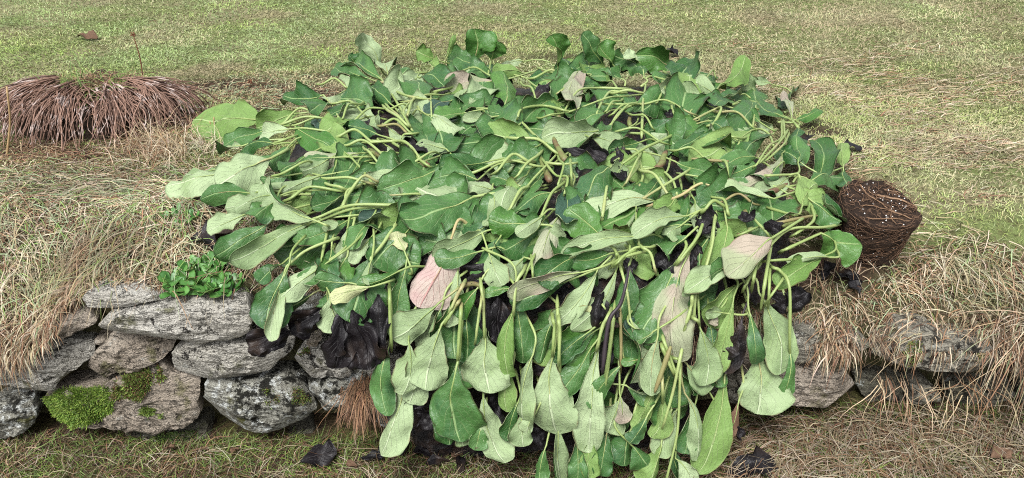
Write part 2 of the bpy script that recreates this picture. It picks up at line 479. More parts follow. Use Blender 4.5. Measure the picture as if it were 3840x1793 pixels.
ST = [
 ([(370,355),(400,332),(560,328),(690,342),(760,372),(700,384),(600,402),(500,434),(410,428)], 'st_grey', .02),
 ([(60,600),(120,520),(250,465),(400,428),(445,468),(410,500),(310,545),(180,590),(110,615)], 'st_tan', .03),
 ([(438,490),(470,440),(700,410),(850,398),(950,405),(1120,393),(1158,450),(1150,520),(1112,562),(1000,577),(880,588),(840,563),(700,557),(560,547),(460,532)], 'st_grey', -.015),
 ([(-110,670),(-40,640),(30,628),(200,602),(400,602),(424,640),(380,684),(300,742),(180,808),(60,848),(-60,862),(-120,800)], 'st_grey', 0),
 ([(328,768),(380,690),(420,640),(455,588),(500,548),(600,548),(780,573),(794,612),(722,674),(600,714),(500,744),(440,784),(360,798)], 'st_tan', .01),
 ([(757,640),(840,583),(1000,583),(1100,578),(1250,592),(1345,580),(1340,640),(1250,704),(1150,758),(1050,773),(900,744),(778,738)], 'st_grey', 0),
 ([(152,880),(200,818),(330,800),(440,790),(520,752),(610,722),(730,684),(770,742),(905,750),(912,790),(893,850),(925,900),(882,952),(760,982),(600,988),(450,964),(330,978),(210,962),(163,922)], 'st_tan', .0),
 ([(892,860),(918,758),(1050,780),(1160,772),(1300,758),(1385,800),(1434,860),(1446,912),(1382,964),(1250,988),(1100,984),(970,954),(928,902)], 'st_lich', -.01),
 ([(1330,660),(1370,618),(1440,598),(1520,618),(1590,690),(1600,735),(1400,748),(1360,722)], 'st_grey', 0),
 ([(1372,772),(1420,752),(1575,742),(1660,760),(1680,840),(1600,905),(1480,910),(1440,862)], 'st_lich', 0),
 ([(-90,880),(0,866),(130,848),(168,920),(152,972),(60,1014),(-60,1036),(-110,960)], 'st_lich', .01),
 ([(-100,1050),(0,1035),(100,1015),(190,980),(250,1000),(240,1060),(120,1095),(-80,1110)], 'st_dark', .05),
 ([(270,1010),(360,985),(480,1000),(520,1050),(440,1085),(300,1080)], 'st_dark', .05),
 ([(560,1000),(700,992),(860,985),(930,960),(960,1020),(900,1070),(700,1085),(580,1060)], 'st_dark', .03),
 ([(960,1000),(1080,990),(1250,995),(1420,975),(1440,1020),(1250,1040),(1000,1050)], 'st_dark', .05),
 ([(424,572),(470,555),(500,580),(470,604),(432,602)], 'st_tan', .04),
 ([(1165,520),(1170,440),(1280,400),(1450,396),(1500,450),(1420,510),(1300,560),(1200,575)], 'st_lich', .03),
 ([(1395,590),(1420,555),(1455,528),(1474,565),(1440,602),(1402,606)], 'st_tan', -.035),
 ([(1600,560),(1640,480),(1760,450),(1850,500),(1840,600),(1700,640)], 'st_lich', .04),
 ([(1620,660),(1720,640),(1880,640),(1890,740),(1800,800),(1680,790)], 'st_grey', .05),
 ([(1690,850),(1800,815),(1950,830),(1960,940),(1860,985),(1700,960)], 'st_lich', .04),
]
for i, (poly, mat, yo) in enumerate(ST):
    if i < 3:
        my = sum(p[1] for p in poly) / len(poly); poly = [(a, b + 20) if b < my else (a, b) for a, b in poly]
    small = abs(poly[0][0] - poly[len(poly) // 2][0]) < 120
    stone(poly, A_, mat, yo, .012 if small else .024, .1 if small else .2, seed=i)
STR = [
 ([(440,760),(520,720),(640,698),(720,715),(765,790),(805,840),(795,905),(722,935),(560,955),(440,925),(365,890),(420,820)], 'st_tan', -.01),
 ([(430,650),(540,598),(640,612),(800,625),(850,650),(760,690),(640,700),(520,722),(450,748)], 'st_dull', .01),
 ([(850,702),(920,640),(990,588),(1100,585),(1200,625),(1330,625),(1396,665),(1390,740),(1300,788),(1200,783),(1080,757),(980,737)], 'st_dull', -.02),
 ([(985,885),(1000,800),(1060,782),(1110,825),(1122,885),(1050,902)], 'st_dull', .03),
 ([(760,770),(850,748),(990,770),(1000,850),(960,915),(820,910),(790,840)], 'st_dark', .07),
 ([(1130,880),(1140,800),(1300,800),(1420,790),(1450,860),(1330,900)], 'st_dark', .06),
 ([(1398,745),(1475,698),(1600,710),(1640,770),(1520,790),(1410,775)], 'st_dull', -.01),
 ([(1440,880),(1480,800),(1640,800),(1660,900),(1500,910)], 'st_dark', .05),
 ([(170,760),(300,740),(420,760),(400,850),(340,890),(180,880)], 'st_dull', .03),
 ([(180,640),(300,610),(420,640),(430,740),(300,745),(170,730)], 'st_tan', .04),
]
for i, (poly, mat, yo) in enumerate(STR):
    if i == 2:
        my = sum(p[1] for p in poly) / len(poly); poly = [(a, b + 22) if b < my else (a, b) for a, b in poly]
    stone(poly, J_, mat, yo, .03, .2, seed=40 + i)
for i, (x0, x1, z0, z1) in enumerate([(-.02, .2, .0, .16), (.21, .42, .02, .15), (.0, .17, .17, .33), (.18, .4, .16, .34), (-.06, .14, .34, .45), (.15, .36, .35, .44), (.37, .5, .34, .42)]):
    stone([(x0, z0), (x1, z0 + .01), (x1 + .01, z1), (x0 - .01, z1)], None, 'st_dark', .06, .03, .15, seed=70 + i)

# ------------------------------------------------------------------ the big wilted plant
PROF = np.array([(1.05, -.6), (1.38, -.02), (1.42, .10), (1.50, .33), (1.57, .50), (1.72, .585), (2.0, .62), (2.4, .63), (2.8, .61), (3.0, .58), (3.2, .50), (3.35, .40), (9, .3)])
def H(x, y):
    z = np.interp(y, PROF[:, 0], PROF[:, 1])
    return z - 0.10 * smooth(.62, 1.0, np.abs(np.asarray(x)))
def on_plant(u, v, lift=0.0):
    p = hit(u, v, H, 3.05)
    c = np.array([0, 0, CAM_Z]) - p
    return p + c / np.linalg.norm(c) * lift
def surf_n(p):
    e = .05
    dzx = (H(p[0] + e, p[1]) - H(p[0] - e, p[1])) / (2 * e); dzy = (H(p[0], p[1] + e) - H(p[0], p[1] - e)) / (2 * e)
    n = np.array([-float(dzx), -float(dzy), 1.0])
    return n / np.linalg.norm(n)

MID = []
def leaf_mesh(name, base, tip, N, hw, arch, cl, cr, rip, seed, up, mats, ns=30, nt=14, jag=.05, ragged=0.0, shape=1.15, side=0.0, twist=1.0, crumple=.023, neck=0.0, pleat=1.0):
    rs = random.Random(seed)
    base, tip, N = np.array(base), np.array(tip), np.array(N)
    ax = tip - base; L = np.linalg.norm(ax); ax /= L
    B = np.cross(ax, N); B /= np.linalg.norm(B); N = np.cross(B, ax)
    if not up:                                      # the viewer sees the lower face: turn the frame over
        N2, B2 = -N, -B
        cl, cr = -cr, -cl; arch = -arch; side = -side
    else: N2, B2 = N, B
    ph1, ph2, ph3 = rs.uniform(0, 6.3), rs.uniform(0, 6.3), rs.uniform(0, 6.3)
    f1, f2 = rs.uniform(7, 11), rs.uniform(14, 22)
    crs = rs.uniform(.15, .6); asy = rs.uniform(.82, 1.18); tw = rs.uniform(-.9, .9) * twist; tc = rs.uniform(-.5, .5) * twist; sw = rs.uniform(-.035, .035) * twist; Nb, Bb = N2, B2
    so = Vector((rs.uniform(0, 90), rs.uniform(0, 90), 0))
    P = np.zeros((ns + 1, nt + 1, 3)); UV = np.zeros((ns + 1, nt + 1, 2))
    tt = np.linspace(-1, 1, nt + 1)
    for i in range(ns + 1):
        s = i / ns
        sm = .48 + .14 * shape + .1 * neck
        w = math.sin(math.pi / 2 * s / sm) ** (.95 + .4 * (shape - 1) + neck) if s < sm else max(0.0, 1 - ((s - sm) / (1 - sm)) ** 2.8) ** .52
        w = hw * max(.05, w)
        if i == ns: w = .16 * hw
        wl = w * asy * (1 + jag * math.sin(f2 * s + ph1) + jag * .8 * math.sin(f1 * 1.7 * s + ph2) + jag * .45 * math.sin(46 * s + ph3))
        wr = w * (2 - asy) * (1 + jag * math.sin(f2 * s + ph3) + jag * .8 * math.sin(f1 * 1.5 * s + ph1) + jag * .45 * math.sin(43 * s + ph2))
        if ragged: wl *= 1 - ragged * max(0, math.sin(f1 * s + ph3)) ** 3; wr *= 1 - ragged * max(0, math.sin(f1 * s + ph2)) ** 3
        ct, sn = math.cos(tw * (s - .3)), math.sin(tw * (s - .3)); N2 = Nb * ct + Bb * sn; B2 = Bb * ct - Nb * sn
        c = base + ax * (L * s) + Nb * (arch * L * 4 * s * (1 - s) + tc * L * max(0, s - .55) ** 2 + sw * L * math.sin(6.28 * s)) + Bb * (side * L * 4 * s * (1 - s))
        env = .35 + .65 * math.sin(math.pi * min(1, s * .9 + .05))
        for side_ in (-1, 1):
            ww = wl if side_ < 0 else wr; cv = (cl if side_ < 0 else cr) * env
            x = z = 0.0; m = nt // 2; dx = 1.0 / m
            for k in range(m + 1):
                t = k * dx
                j = m + side_ * k
                rr = rip * math.sin(f1 * s + (ph1 if side_ < 0 else ph2)) * t * t * ww + rip * .5 * math.sin(f2 * s + ph3) * t ** 3 * ww
                q = 6.0 * s - 3.6 * t ** .9
                quilt = .018 * pleat * hw * math.cos(2 * math.pi * q) * min(1, t * 3) * (1 - .5 * t)
                P[i, j] = c + B2 * (side_ * x * ww) + N2 * (z * ww + rr + quilt - (.03 * hw if k == 0 else 0))
                UV[i, j] = (.5 + .5 * side_ * t, s)
                th = cv * (crs + (1 - crs) * (t + dx / 2) ** 1.3)
                x += math.cos(th) * dx; z += math.sin(th) * dx
    if crumple:
        for i in range(ns + 1):
            for j in range(nt + 1):
                v = Vector(P[i, j]) + so
                P[i, j] += (Nb * (mn.noise(v * 13) * .55 + mn.noise(v * 27) * .28 + mn.noise(v * 55) * .1) + np.array(mn.noise_vector(v * 16)) * .3) * crumple * min(1.0, hw / .05) * min(1.0, i / ns * 4 + .1)
    N2 = Nb
    MID.clear(); MID.extend(P[:, nt // 2])
    du = np.gradient(P, axis=0); dv = np.gradient(P, axis=1)
    n = np.cross(du, dv); ln = np.linalg.norm(n, axis=2, keepdims=True); n /= np.maximum(ln, 1e-9)
    if (n * N2).sum() < 0: n = -n
    th = .0006
    V = np.vstack([(P + n * th).reshape(-1, 3), (P - n * th).reshape(-1, 3)])
    UV2 = np.vstack([UV.reshape(-1, 2)] * 2)
    F, mi = [], []
    W = nt + 1; K = (ns + 1) * W
    flip = np.dot(np.cross(du[ns // 2, nt // 2], dv[ns // 2, nt // 2]), n[ns // 2, nt // 2]) < 0
    for i in range(ns):
        for j in range(nt):
            q = (i * W + j, (i + 1) * W + j, (i + 1) * W + j + 1, i * W + j + 1)
            if flip: q = q[::-1]
            F.append(q); mi.append(0)
            F.append((K + q[0], K + q[3], K + q[2], K + q[1])); mi.append(1)
    rim = [i * W for i in range(ns + 1)] + [ns * W + j for j in range(1, W)] + [i * W + nt for i in range(ns - 1, -1, -1)] + [j for j in range(nt - 1, 0, -1)]
    for a, b in zip(rim, rim[1:] + rim[:1]):
        F.append((a, K + a, K + b, b) if flip else (a, b, K + b, K + a)); mi.append(1)
    me = bpy.data.meshes.new(name)
    me.from_pydata([tuple(map(float, p)) for p in V], [], [tuple(map(int, f)) for f in F])
    finish(me, mats, True, UV2, mi)
    return me

plant = empty('wilted_bergenia', (0, 2.2, .45))
tag(plant, 'huge wilted green plant with big floppy leaves sprawling over the wall', 'plant')

cA, cB, cE = (640, 100, 1.719), (1400, 100, 1.719), (2300, 100, 1.719)
cF, cG = (900, 700, 1.719), (1700, 700, 1.719)
cH, cI = (1300, 1100, 1.736), (2000, 1100, 1.736)
cJ = J_
# (crop, face seen, stalk points, base, tip, width)   faces: t/m/d upper, u/g/p/P lower, y b k spoiled
LV = []
def L(crop, face, base, tip, wd, st=None, **kw): LV.append((crop, face, st, base, tip, wd, kw))
LA = [
 ('t',(1360,340),(1195,235),150,[(1540,640),(1490,540),(1420,430)]), ('u',(1350,262),(1230,75),110), ('t',(1290,340),(1100,285),80), ('t',(1215,255),(1165,200),50),
 ('u',(1400,300),(1370,232),100), ('t',(1350,400),(1485,318),120), ('u',(1200,430),(1140,338),80), ('t',(1310,420),(1195,482),100), ('t',(1420,500),(1320,420),90),
 ('u',(1600,300),(1440,410),140,[(1690,430),(1650,370)]), ('g',(1700,210),(1608,180),90), ('u',(1150,400),(1030,450),90), ('t',(985,440),(780,450),130,[(1085,590),(1040,510)]),
 ('t',(1060,500),(918,565),100), ('t',(1190,520),(1060,560),80), ('g',(1190,610),(1035,660),105), ('d',(990,650),(935,590),60), ('t',(1345,700),(1150,640),95),
 ('m',(800,640),(1010,755),125), ('g',(830,560),(592,640),135,[(1010,540),(920,550)]), ('t',(615,670),(385,755),90), ('g',(600,607),(193,600),265,[(700,600)]),
 ('u',(768,660),(612,668),92), ('t',(760,770),(652,850),115), ('t',(672,760),(462,795),95), ('u',(460,770),(362,800),95), ('t',(880,830),(738,925),120,[(1010,760)]),
 ('p',(1235,815),(895,835),85), ('u',(1025,850),(878,918),110), ('t',(1030,845),(890,850),60), ('u',(330,920),(92,943),75), ('u',(380,930),(30,1030),175), ('u',(645,850),(330,1010),250,[(740,800)]),
 ('t',(510,1075),(235,1110),95), ('u',(605,1120),(388,1165),105), ('t',(760,960),(612,978),70), ('u',(860,1000),(545,1062),80), ('t',(690,1080),(575,1175),110),
 ('u',(975,960),(760,1055),85,[(1150,930)]), ('t',(1200,900),(1130,1010),110), ('u',(1395,770),(1540,880),110), ('t',(1340,885),(1492,905),90), ('u',(1525,900),(1280,975),55), ('u',(1400,650),(1505,725),80), ('u',(1340,570),(1330,650),50),
 ('t',(1710,925),(1392,1035),165,[(1719,900)]), ('t',(1460,1085),(1138,1095),145), ('t',(1065,890),(995,1080),90), ('g',(1170,850),(1012,672),135,[(1305,1018),(1240,930)]),
]
LB = [
 ('m',(655,212),(660,50),165), ('m',(760,215),(770,108),145,[(740,305)]), ('g',(470,210),(510,88),25), ('g',(440,290),(390,215),50), ('u',(965,225),(848,240),55), ('t',(700,290),(560,215),90), ('t',(880,300),(760,260),80),
 ('m',(1190,262),(1148,88),105), ('t',(1480,242),(1365,75),100), ('m',(1540,240),(1470,140),90), ('t',(1392,262),(1205,272),85), ('g',(1540,350),(1415,245),125,[(1575,402)]),
 ('g',(960,300),(800,310),80), ('p',(790,348),(495,385),110,[(1030,290),(900,330)]), ('t',(1170,290),(1080,330),70), ('t',(735,530),(383,470),175), ('m',(605,555),(438,585),100), ('m',(850,495),(838,362),165),
 ('t',(1045,450),(895,525),100), ('t',(945,530),(780,550),80), ('t',(1185,480),(1000,585),110), ('g',(1295,440),(1195,525),100), ('p',(1395,320),(1295,515),110), ('t',(310,560),(440,790),205), ('u',(340,565),(548,680),95),
 ('u',(780,580),(610,600),50), ('u',(472,790),(308,755),90,[(520,842)]), ('t',(960,618),(520,760),235,[(1165,805),(1060,720)]), ('t',(1060,770),(920,840),80), ('t',(1500,560),(1345,640),90), ('t',(1645,650),(1490,710),90),
 ('u',(1470,668),(1130,700),150,[(1719,690),(1580,682)]), ('u',(1395,712),(1578,780),90), ('t',(1719,745),(1540,795),75), ('t',(750,868),(458,915),85), ('t',(672,990),(452,960),125,[(960,860),(800,890)]),
 ('u',(800,1062),(622,1040),70), ('u',(988,958),(838,1152),105), ('u',(1605,878),(1530,995),75), ('t',(1525,915),(1335,1140),195), ('d',(500,480),(390,560),80), ('t',(1300,330),(1230,250),60),
 ('t',(900,1010),(800,980),90), ('t',(1080,960),(980,1060),90), ('u',(640,400),(560,470),60), ('t',(300,330),(430,400),120),
]
LE = [
 ('m',(402,272),(187,195),125), ('t',(540,198),(425,345),150,[(552,360),(552,260)]), ('t',(170,270),(20,200),110), ('u',(165,230),(90,190),60), ('t',(198,330),(108,245),120), ('g',(690,372),(805,255),85,[(668,404)]),
 ('t',(390,300),(310,330),80), ('t',(560,340),(640,350),50), ('u',(555,485),(438,440),100), ('u',(672,462),(508,365),100), ('t',(682,502),(528,462),55), ('t',(815,440),(690,460),60), ('t',(788,490),(675,512),100),
 ('t',(890,500),(815,645),110), ('u',(930,420),(842,345),70), ('u',(1020,372),(940,350),35), ('m',(1170,602),(1315,548),42), ('t',(1130,535),(1172,432),85), ('t',(1135,595),(945,385),205,[(1190,650),(1165,620)]), ('p',(1150,600),(1105,470),45),
 ('u',(915,600),(1000,635),55), ('t',(1190,645),(1168,770),115), ('t',(440,625),(245,665),90), ('t',(605,668),(440,775),90), ('u',(475,648),(298,695),75,[(680,622),(600,610)]),
 ('t',(1010,700),(885,780),110), ('g',(892,668),(556,835),175,[(1030,760),(1000,690),(945,660)]), ('t',(932,850),(718,915),110), ('t',(905,898),(688,985),100), ('p',(1085,820),(818,1035),85),
 ('t',(1240,900),(1085,800),90), ('t',(1290,1000),(1300,785),130), ('t',(1255,1012),(1435,985),150), ('g',(1480,908),(1470,775),60,[(1380,945)]), ('t',(1482,908),(1498,1035),105), ('t',(1190,880),(1170,770),80),
 ('t',(400,870),(612,945),100), ('m',(570,970),(732,1035),110,[(440,950)]), ('u',(1035,1110),(685,1050),90,[(1190,1060),(1110,1085)]), ('u',(1135,968),(930,1062),85), ('g',(1130,1080),(1305,1175),125), ('t',(1285,1030),(1435,1210),145),
 ('t',(290,480),(180,560),90), ('t',(300,980),(190,1100),110), ('g',(440,1090),(300,1180),100), ('t',(100,650),(20,700),80), ('t',(60,340),(0,290),90), ('t',(500,540),(410,600),70), ('u',(450,380),(330,420),60), ('t',(740,700),(640,640),80), ('t',(950,620),(850,560),70),
 ('t',(1060,900),(960,980),90),
]
LF = [
 ('u',(250,60),(0,130),85), ('t',(250,40),(125,175),120), ('t',(680,40),(485,130),100), ('t',(830,230),(740,385),110), ('d',(1010,180),(800,200),110), ('t',(1110,110),(1010,150),70), ('t',(700,215),(385,345),95), ('t',(400,300),(220,340),70),
 ('u',(30,180),(-172,270),110), ('t',(180,240),(-125,425),140), ('u',(485,212),(-5,470),120,[(795,180),(640,195)]), ('u',(500,225),(185,-10),130,[(560,250)]), ('u',(510,222),(605,250),50),
 ('u',(845,330),(755,465),90), ('t',(1140,232),(878,495),215), ('u',(692,275),(650,445),80), ('m',(692,450),(630,605),175,[(740,205),(712,330)]), ('t',(590,400),(560,600),110),
 ('t',(580,470),(410,595),90), ('t',(270,500),(150,600),90), ('t',(475,685),(285,790),115), ('u',(578,480),(270,705),105), ('t',(300,515),(175,880),205,[(600,340),(430,410),(335,485)]), ('u',(318,500),(215,945),62),
 ('t',(700,620),(530,600),120), ('t',(560,680),(560,780),110), ('u',(580,700),(640,885),200), ('t',(845,460),(715,835),270,[(1000,250),(920,370)]), ('u',(850,470),(835,600),45), ('m',(1025,545),(812,620),70), ('y',(862,642),(635,700),85,[(972,608)]),
 ('t',(1620,220),(1475,290),95), ('t',(1505,66),(1085,225),275,[(1719,40),(1600,50)]), ('P',(1365,325),(1190,735),235), ('t',(1540,420),(1300,460),85), ('u',(1592,284),(1282,430),105,[(1670,265)]),
 ('t',(1066,540),(1008,848),135,[(1080,440)]), ('u',(1402,498),(1345,862),110,[(1440,480)]), ('t',(1300,780),(1250,930),120), ('u',(1282,750),(1035,940),195,[(1408,655),(1350,700)]), ('m',(1532,655),(1435,808),135),
 ('y',(1060,415),(1025,315),85),
]
LG = [
 ('u',(255,55),(240,208),125), ('t',(650,40),(440,160),150), ('d',(765,10),(738,210),115), ('g',(1440,60),(1320,235),130), ('u',(1560,95),(1630,268),105), ('t',(1510,100),(1480,200),80),
 ('t',(300,330),(180,560),150), ('u',(230,430),(300,600),120), ('t',(590,205),(320,395),130), ('m',(475,242),(268,215),165), ('u',(575,185),(440,290),55), ('p',(692,178),(575,560),130), ('u',(455,455),(365,565),90,[(505,470)]),
 ('t',(1545,250),(1222,340),155), ('u',(1505,190),(1200,305),105), ('u',(1312,100),(852,215),120,[(1719,30),(1500,25)]), ('t',(1178,128),(1040,-40),130,[(1200,380),(1180,250)]),
 ('t',(1012,430),(740,455),115), ('u',(1212,330),(750,430),85), ('m',(968,348),(770,185),195), ('t',(790,450),(565,592),135), ('u',(1060,510),(790,890),90), ('u',(932,532),(680,838),125,[(1010,458)]),
 ('t',(760,600),(430,740),165), ('p',(842,550),(412,672),105), ('t',(1132,508),(1050,832),165), ('t',(1445,480),(1200,958),245), ('p',(1520,425),(1430,1062),225,[(1605,260),(1540,380)]), ('m',(392,660),(230,690),48), ('d',(1180,1010),(1120,900),90),
 ('t',(402,685),(440,1085),175), ('t',(645,850),(570,1078),105), ('t',(930,920),(690,1090),100), ('y',(1000,820),(845,800),50,[(960,760)]), ('u',(1140,850),(1185,1205),185), ('u',(1315,968),(1250,1250),110), ('t',(1210,940),(1290,1010),110),
 ('u',(1719,545),(1532,668),80),
]
LJ = [
 ('t',(180,200),(140,330),90), ('g',(247,150),(185,345),80,[(235,75)]), ('u',(322,318),(100,428),62), ('g',(325,390),(195,545),85), ('t',(330,300),(200,360),60), ('p',(435,212),(275,350),95,[(545,142)]), ('g',(645,288),(475,395),62), ('u',(668,292),(530,305),28), ('m',(636,192),(770,235),125,[(500,255)]),
 ('t',(600,60),(700,130),80), ('g',(560,80),(610,10),70), ('t',(90,200),(20,270),90),('u',(60,160),(10,200),50),
]
LH = [
 ('t',(780,150),(780,405),185), ('u',(500,520),(430,675),145), ('u',(375,560),(250,975),185), ('t',(277,340),(262,720),155,[(285,0),(292,200)]), ('u',(402,310),(365,585),155), ('t',(605,640),(655,915),115), ('u',(890,650),(1010,1035),195),
 ('u',(745,865),(755,960),85), ('t',(735,420),(740,875),315,[(755,115),(740,300)]), ('u',(620,200),(525,565),240,[(735,60)]), ('g',(1090,100),(1055,485),110), ('g',(1080,480),(1050,712),95), ('u',(905,240),(930,585),300,[(885,-20),(895,110)]),
 ('t',(1120,700),(1060,900),80), ('u',(1140,760),(1150,945),130), ('u',(1215,395),(1172,800),135), ('u',(1230,780),(1190,885),80), ('t',(1595,350),(1400,620),150), ('t',(1580,250),(1400,420),90), ('t',(1300,990),(1270,1195),90), ('t',(1490,950),(1500,1185),110), ('t',(880,850),(850,980),100),
 ('u',(1385,815),(1395,1270),160), ('u',(1350,380),(1370,845),275,[(1382,150),(1365,270)]), ('u',(1652,300),(1595,935),185),
]
LI = [
 ('t',(640,880),(600,1080),170), ('t',(480,900),(440,1130),110), ('g',(400,900),(360,1140),100), ('t',(640,990),(720,1090),120), ('t',(1060,700),(1010,980),120), ('t',(1150,650),(1090,560),140), ('t',(1240,800),(1230,870),100), ('t',(900,1000),(960,1180),100), ('b',(1340,690),(1280,890),70),
 ('g',(1245,540),(1090,1065),180), ('t',(1180,390),(1200,570),110), ('t',(1150,180),(1170,390),100), ('u',(1000,460),(1130,590),125), ('g',(1305,20),(1195,455),115), ('k',(1362,140),(1280,455),110), ('u',(810,280),(770,602),115), ('t',(780,250),(700,300),80), ('t',(605,600),(785,642),95), ('g',(795,620),(685,850),110), ('t',(745,790),(655,935),95), ('g',(845,680),(790,885),105),
 ('u',(560,690),(500,868),190), ('p',(562,655),(565,818),80), ('t',(592,450),(405,700),100,[(572,150),(572,300)]), ('m',(690,430),(600,450),40), ('u',(985,650),(1055,1030),115), ('u',(945,740),(840,1005),135,[(955,380),(950,560)]), ('g',(835,960),(755,1205),150), ('u',(925,1075),(1010,1205),100,[(930,950)]),
 ('u',(1082,220),(1112,535),165,[(1072,20),(1078,120)]), ('u',(1452,385),(1450,720),300), ('t',(1400,100),(1440,410),90), ('u',(1470,0),(1585,445),195), ('t',(1666,330),(1598,685),75,[(1625,-20),(1672,150)]), ('p',(1200,120),(1160,180),60), ('u',(1240,130),(1150,130),70),
]
for crop, lst in ((cA, LA), (cB, LB), (cE, LE), (cF, LF), (cG, LG), (cJ, LJ), (cI, LI[:9]), (cH, LH), (cI, LI[9:])):
    for it in lst:
        L(crop, it[0], it[1], it[2], it[3], it[4] if len(it) > 4 else None)

# how the leaves lie over one another: each goes above the ones under it
UNDER = {'t': 'u', 'm': 'g', 'd': 'u', 'u': 't', 'g': 't', 'p': 't', 'P': 't', 'y': 'y', 'b': 'b', 'k': 'k'}
CAMV = np.array([0, 0, CAM_Z])
CROWNS = [hit(*src(cB, q), H) for q in ((1200, 820), (1110, 940), (1100, 350), (330, 860), (1640, 560), (1560, 420))] + [hit(*src(cE, q), H) for q in ((300, 860), (900, 560), (1000, 1060))] + [hit(*src(cG, q), H) for q in ((1290, 420), (180, 660), (1000, 460), (1620, 640))] + [hit(*src(cF, q), H) for q in ((800, 170),)]
placed = []
SP = .0145
def circles(b, t_, wd):
    return [(b[0] + (t_[0] - b[0]) * f, b[1] + (t_[1] - b[1]) * f, wd * .42 * g) for f, g in ((.15, .6), (.4, 1), (.65, 1), (.9, .6))]
def lay(cs):
    z = 0
    for c2, z2 in placed:
        if any((a[0] - b[0]) ** 2 + (a[1] - b[1]) ** 2 < (a[2] + b[2]) ** 2 * .6 for a in cs for b in c2): z = max(z, z2 + 1)
    z = min(z, 7)
    placed.append((cs, z))
    return z
def stalk(points, parent, r0=.0058, r1=.0046, mat='stalk'):
    pts = spline(points, max(12, 5 * len(points)))
    n = len(pts)
    V, F = tube(pts, [(r0 + (r1 - r0) * i / (n - 1)) * (1 + .08 * math.sin(i * 1.1 + r0 * 9000)) * min(1, .55 + .22 * min(i, n - 1 - i)) for i in range(n)], 8)
    return mesh_obj('stalk', V, F, M[mat], parent)
lr = random.Random(5)
for idx, (crop, face, st, b, tp, wd, kw) in enumerate(LV):
    bs, ts = src(crop, b), src(crop, tp)
    wp = wd / crop[2]
    z = lay(circles(bs, ts, wp))
    lift = z * SP
    pb = on_plant(*bs, lift); pt = on_plant(*ts, lift + .006)
    lp = math.hypot(ts[0] - bs[0], ts[1] - bs[1])
    pt = pt + (pt - pb) * float(np.interp(lp, [60, 120, 220], [.28, .18, .11] if bs[1] < 1000 else [.3, .25, .17]))
    if np.linalg.norm(pt - pb) < .03: pt = pb + (pt - pb) / (np.linalg.norm(pt - pb) + 1e-9) * .03
    mid = (pb + pt) / 2
    view = (CAMV - mid) / np.linalg.norm(CAMV - mid)
    N = surf_n(mid) * .45 + view * .75
    hw = wp * pxm(mid) * .5 * (np.interp(wd, [50, 110, 200], [1.8, 1.55, 1.28]) if bs[1] < 1000 else np.interp(wd, [50, 110, 200], [1.5, 1.36, 1.17]))
    # foreshortening: a blade never shorter than it is wide by much
    Lm = np.linalg.norm(pt - pb)
    up = face in 'tmd'
    if face in 'ybk': up = True
    mats = [M[face], M[UNDER[face]]] if up else [M[UNDER[face]], M[face]]
    q_ = lr.random()
    if wd >= 190 or face == 'P': c1, c2 = -lr.uniform(.1, .6), -lr.uniform(.1, .6)
    elif q_ < .42: c1, c2 = -lr.uniform(.3, 1.4), -lr.uniform(.3, 1.4)
    elif q_ < .66: c1, c2 = lr.uniform(.25, 1.0), lr.uniform(.25, 1.0)
    else:
        c1, c2 = lr.choice((-1, 1)) * lr.uniform(1.2, 2.4), -lr.uniform(.1, .8); hw *= 1.15
        if lr.random() < .5: c1, c2 = c2, c1
    o = link('leaf', leaf_mesh('leaf', pb, pt, N, hw, lr.uniform(-.02, .09), c1, c2, lr.uniform(.14, .38), idx, up, mats, ragged=lr.choice([0, 0, 0, .15]), jag=lr.uniform(.015, .05), shape=lr.uniform(.9, 1.35), side=lr.uniform(-.10, .10), neck=lr.uniform(.25, .75) if bs[1] > 980 else lr.uniform(0, .3), pleat=lr.uniform(1, 2.6)), plant)
    if st:
        pts = [on_plant(*src(crop, q), max(lift - .012, .004) if i == 0 else lift) for i, q in enumerate(st)] + [pb]
        q0 = np.array(pts[0]) - (np.array(pts[1]) - np.array(pts[0])) * .3 - view * .06
        pts = [q0] + pts
    else:
        d = (pb - pt) / np.linalg.norm(pb - pt)
        ln = lr.uniform(.07, .16)
        cr = min(CROWNS, key=lambda c: np.linalg.norm(c - pb))
        to = cr - pb; to /= (np.linalg.norm(to) + 1e-6)
        m1 = pb + d * ln * .45 - view * .008
        m2 = m1 + (d * .4 + to * .8) * ln * .6 - view * .045
        pts = [m2, m1, pb]
    rib = [np.array(MID[i]) + N / np.linalg.norm(N) * .0012 for i in (2, 5, 9, 14, 20)]
    k = np.clip(hw / .06, .65, 1.15)
    sm = 'stalk_pink' if face in 'P' else 'stalk_black' if face == 'k' else 'stalk'
    P_ = spline([np.array(q) for q in pts], max(9, 4 * len(pts)))
    n1 = len(P_); P_ = P_[:-1] + spline([P_[-1]] + [Vector(q) for q in rib], 11)
    n2 = len(P_)
    rr = [np.interp(i, [0, n1 - 1, n1 + 3, n2 - 1], [.0054 * k, .0034 * k, .0021 * k, .0005]) * (1 + .08 * math.sin(i * 1.9 + idx)) for i in range(n2)]
    V, F = tube(P_, rr, 8)
    mesh_obj('stalk', V, F, M[sm], o)

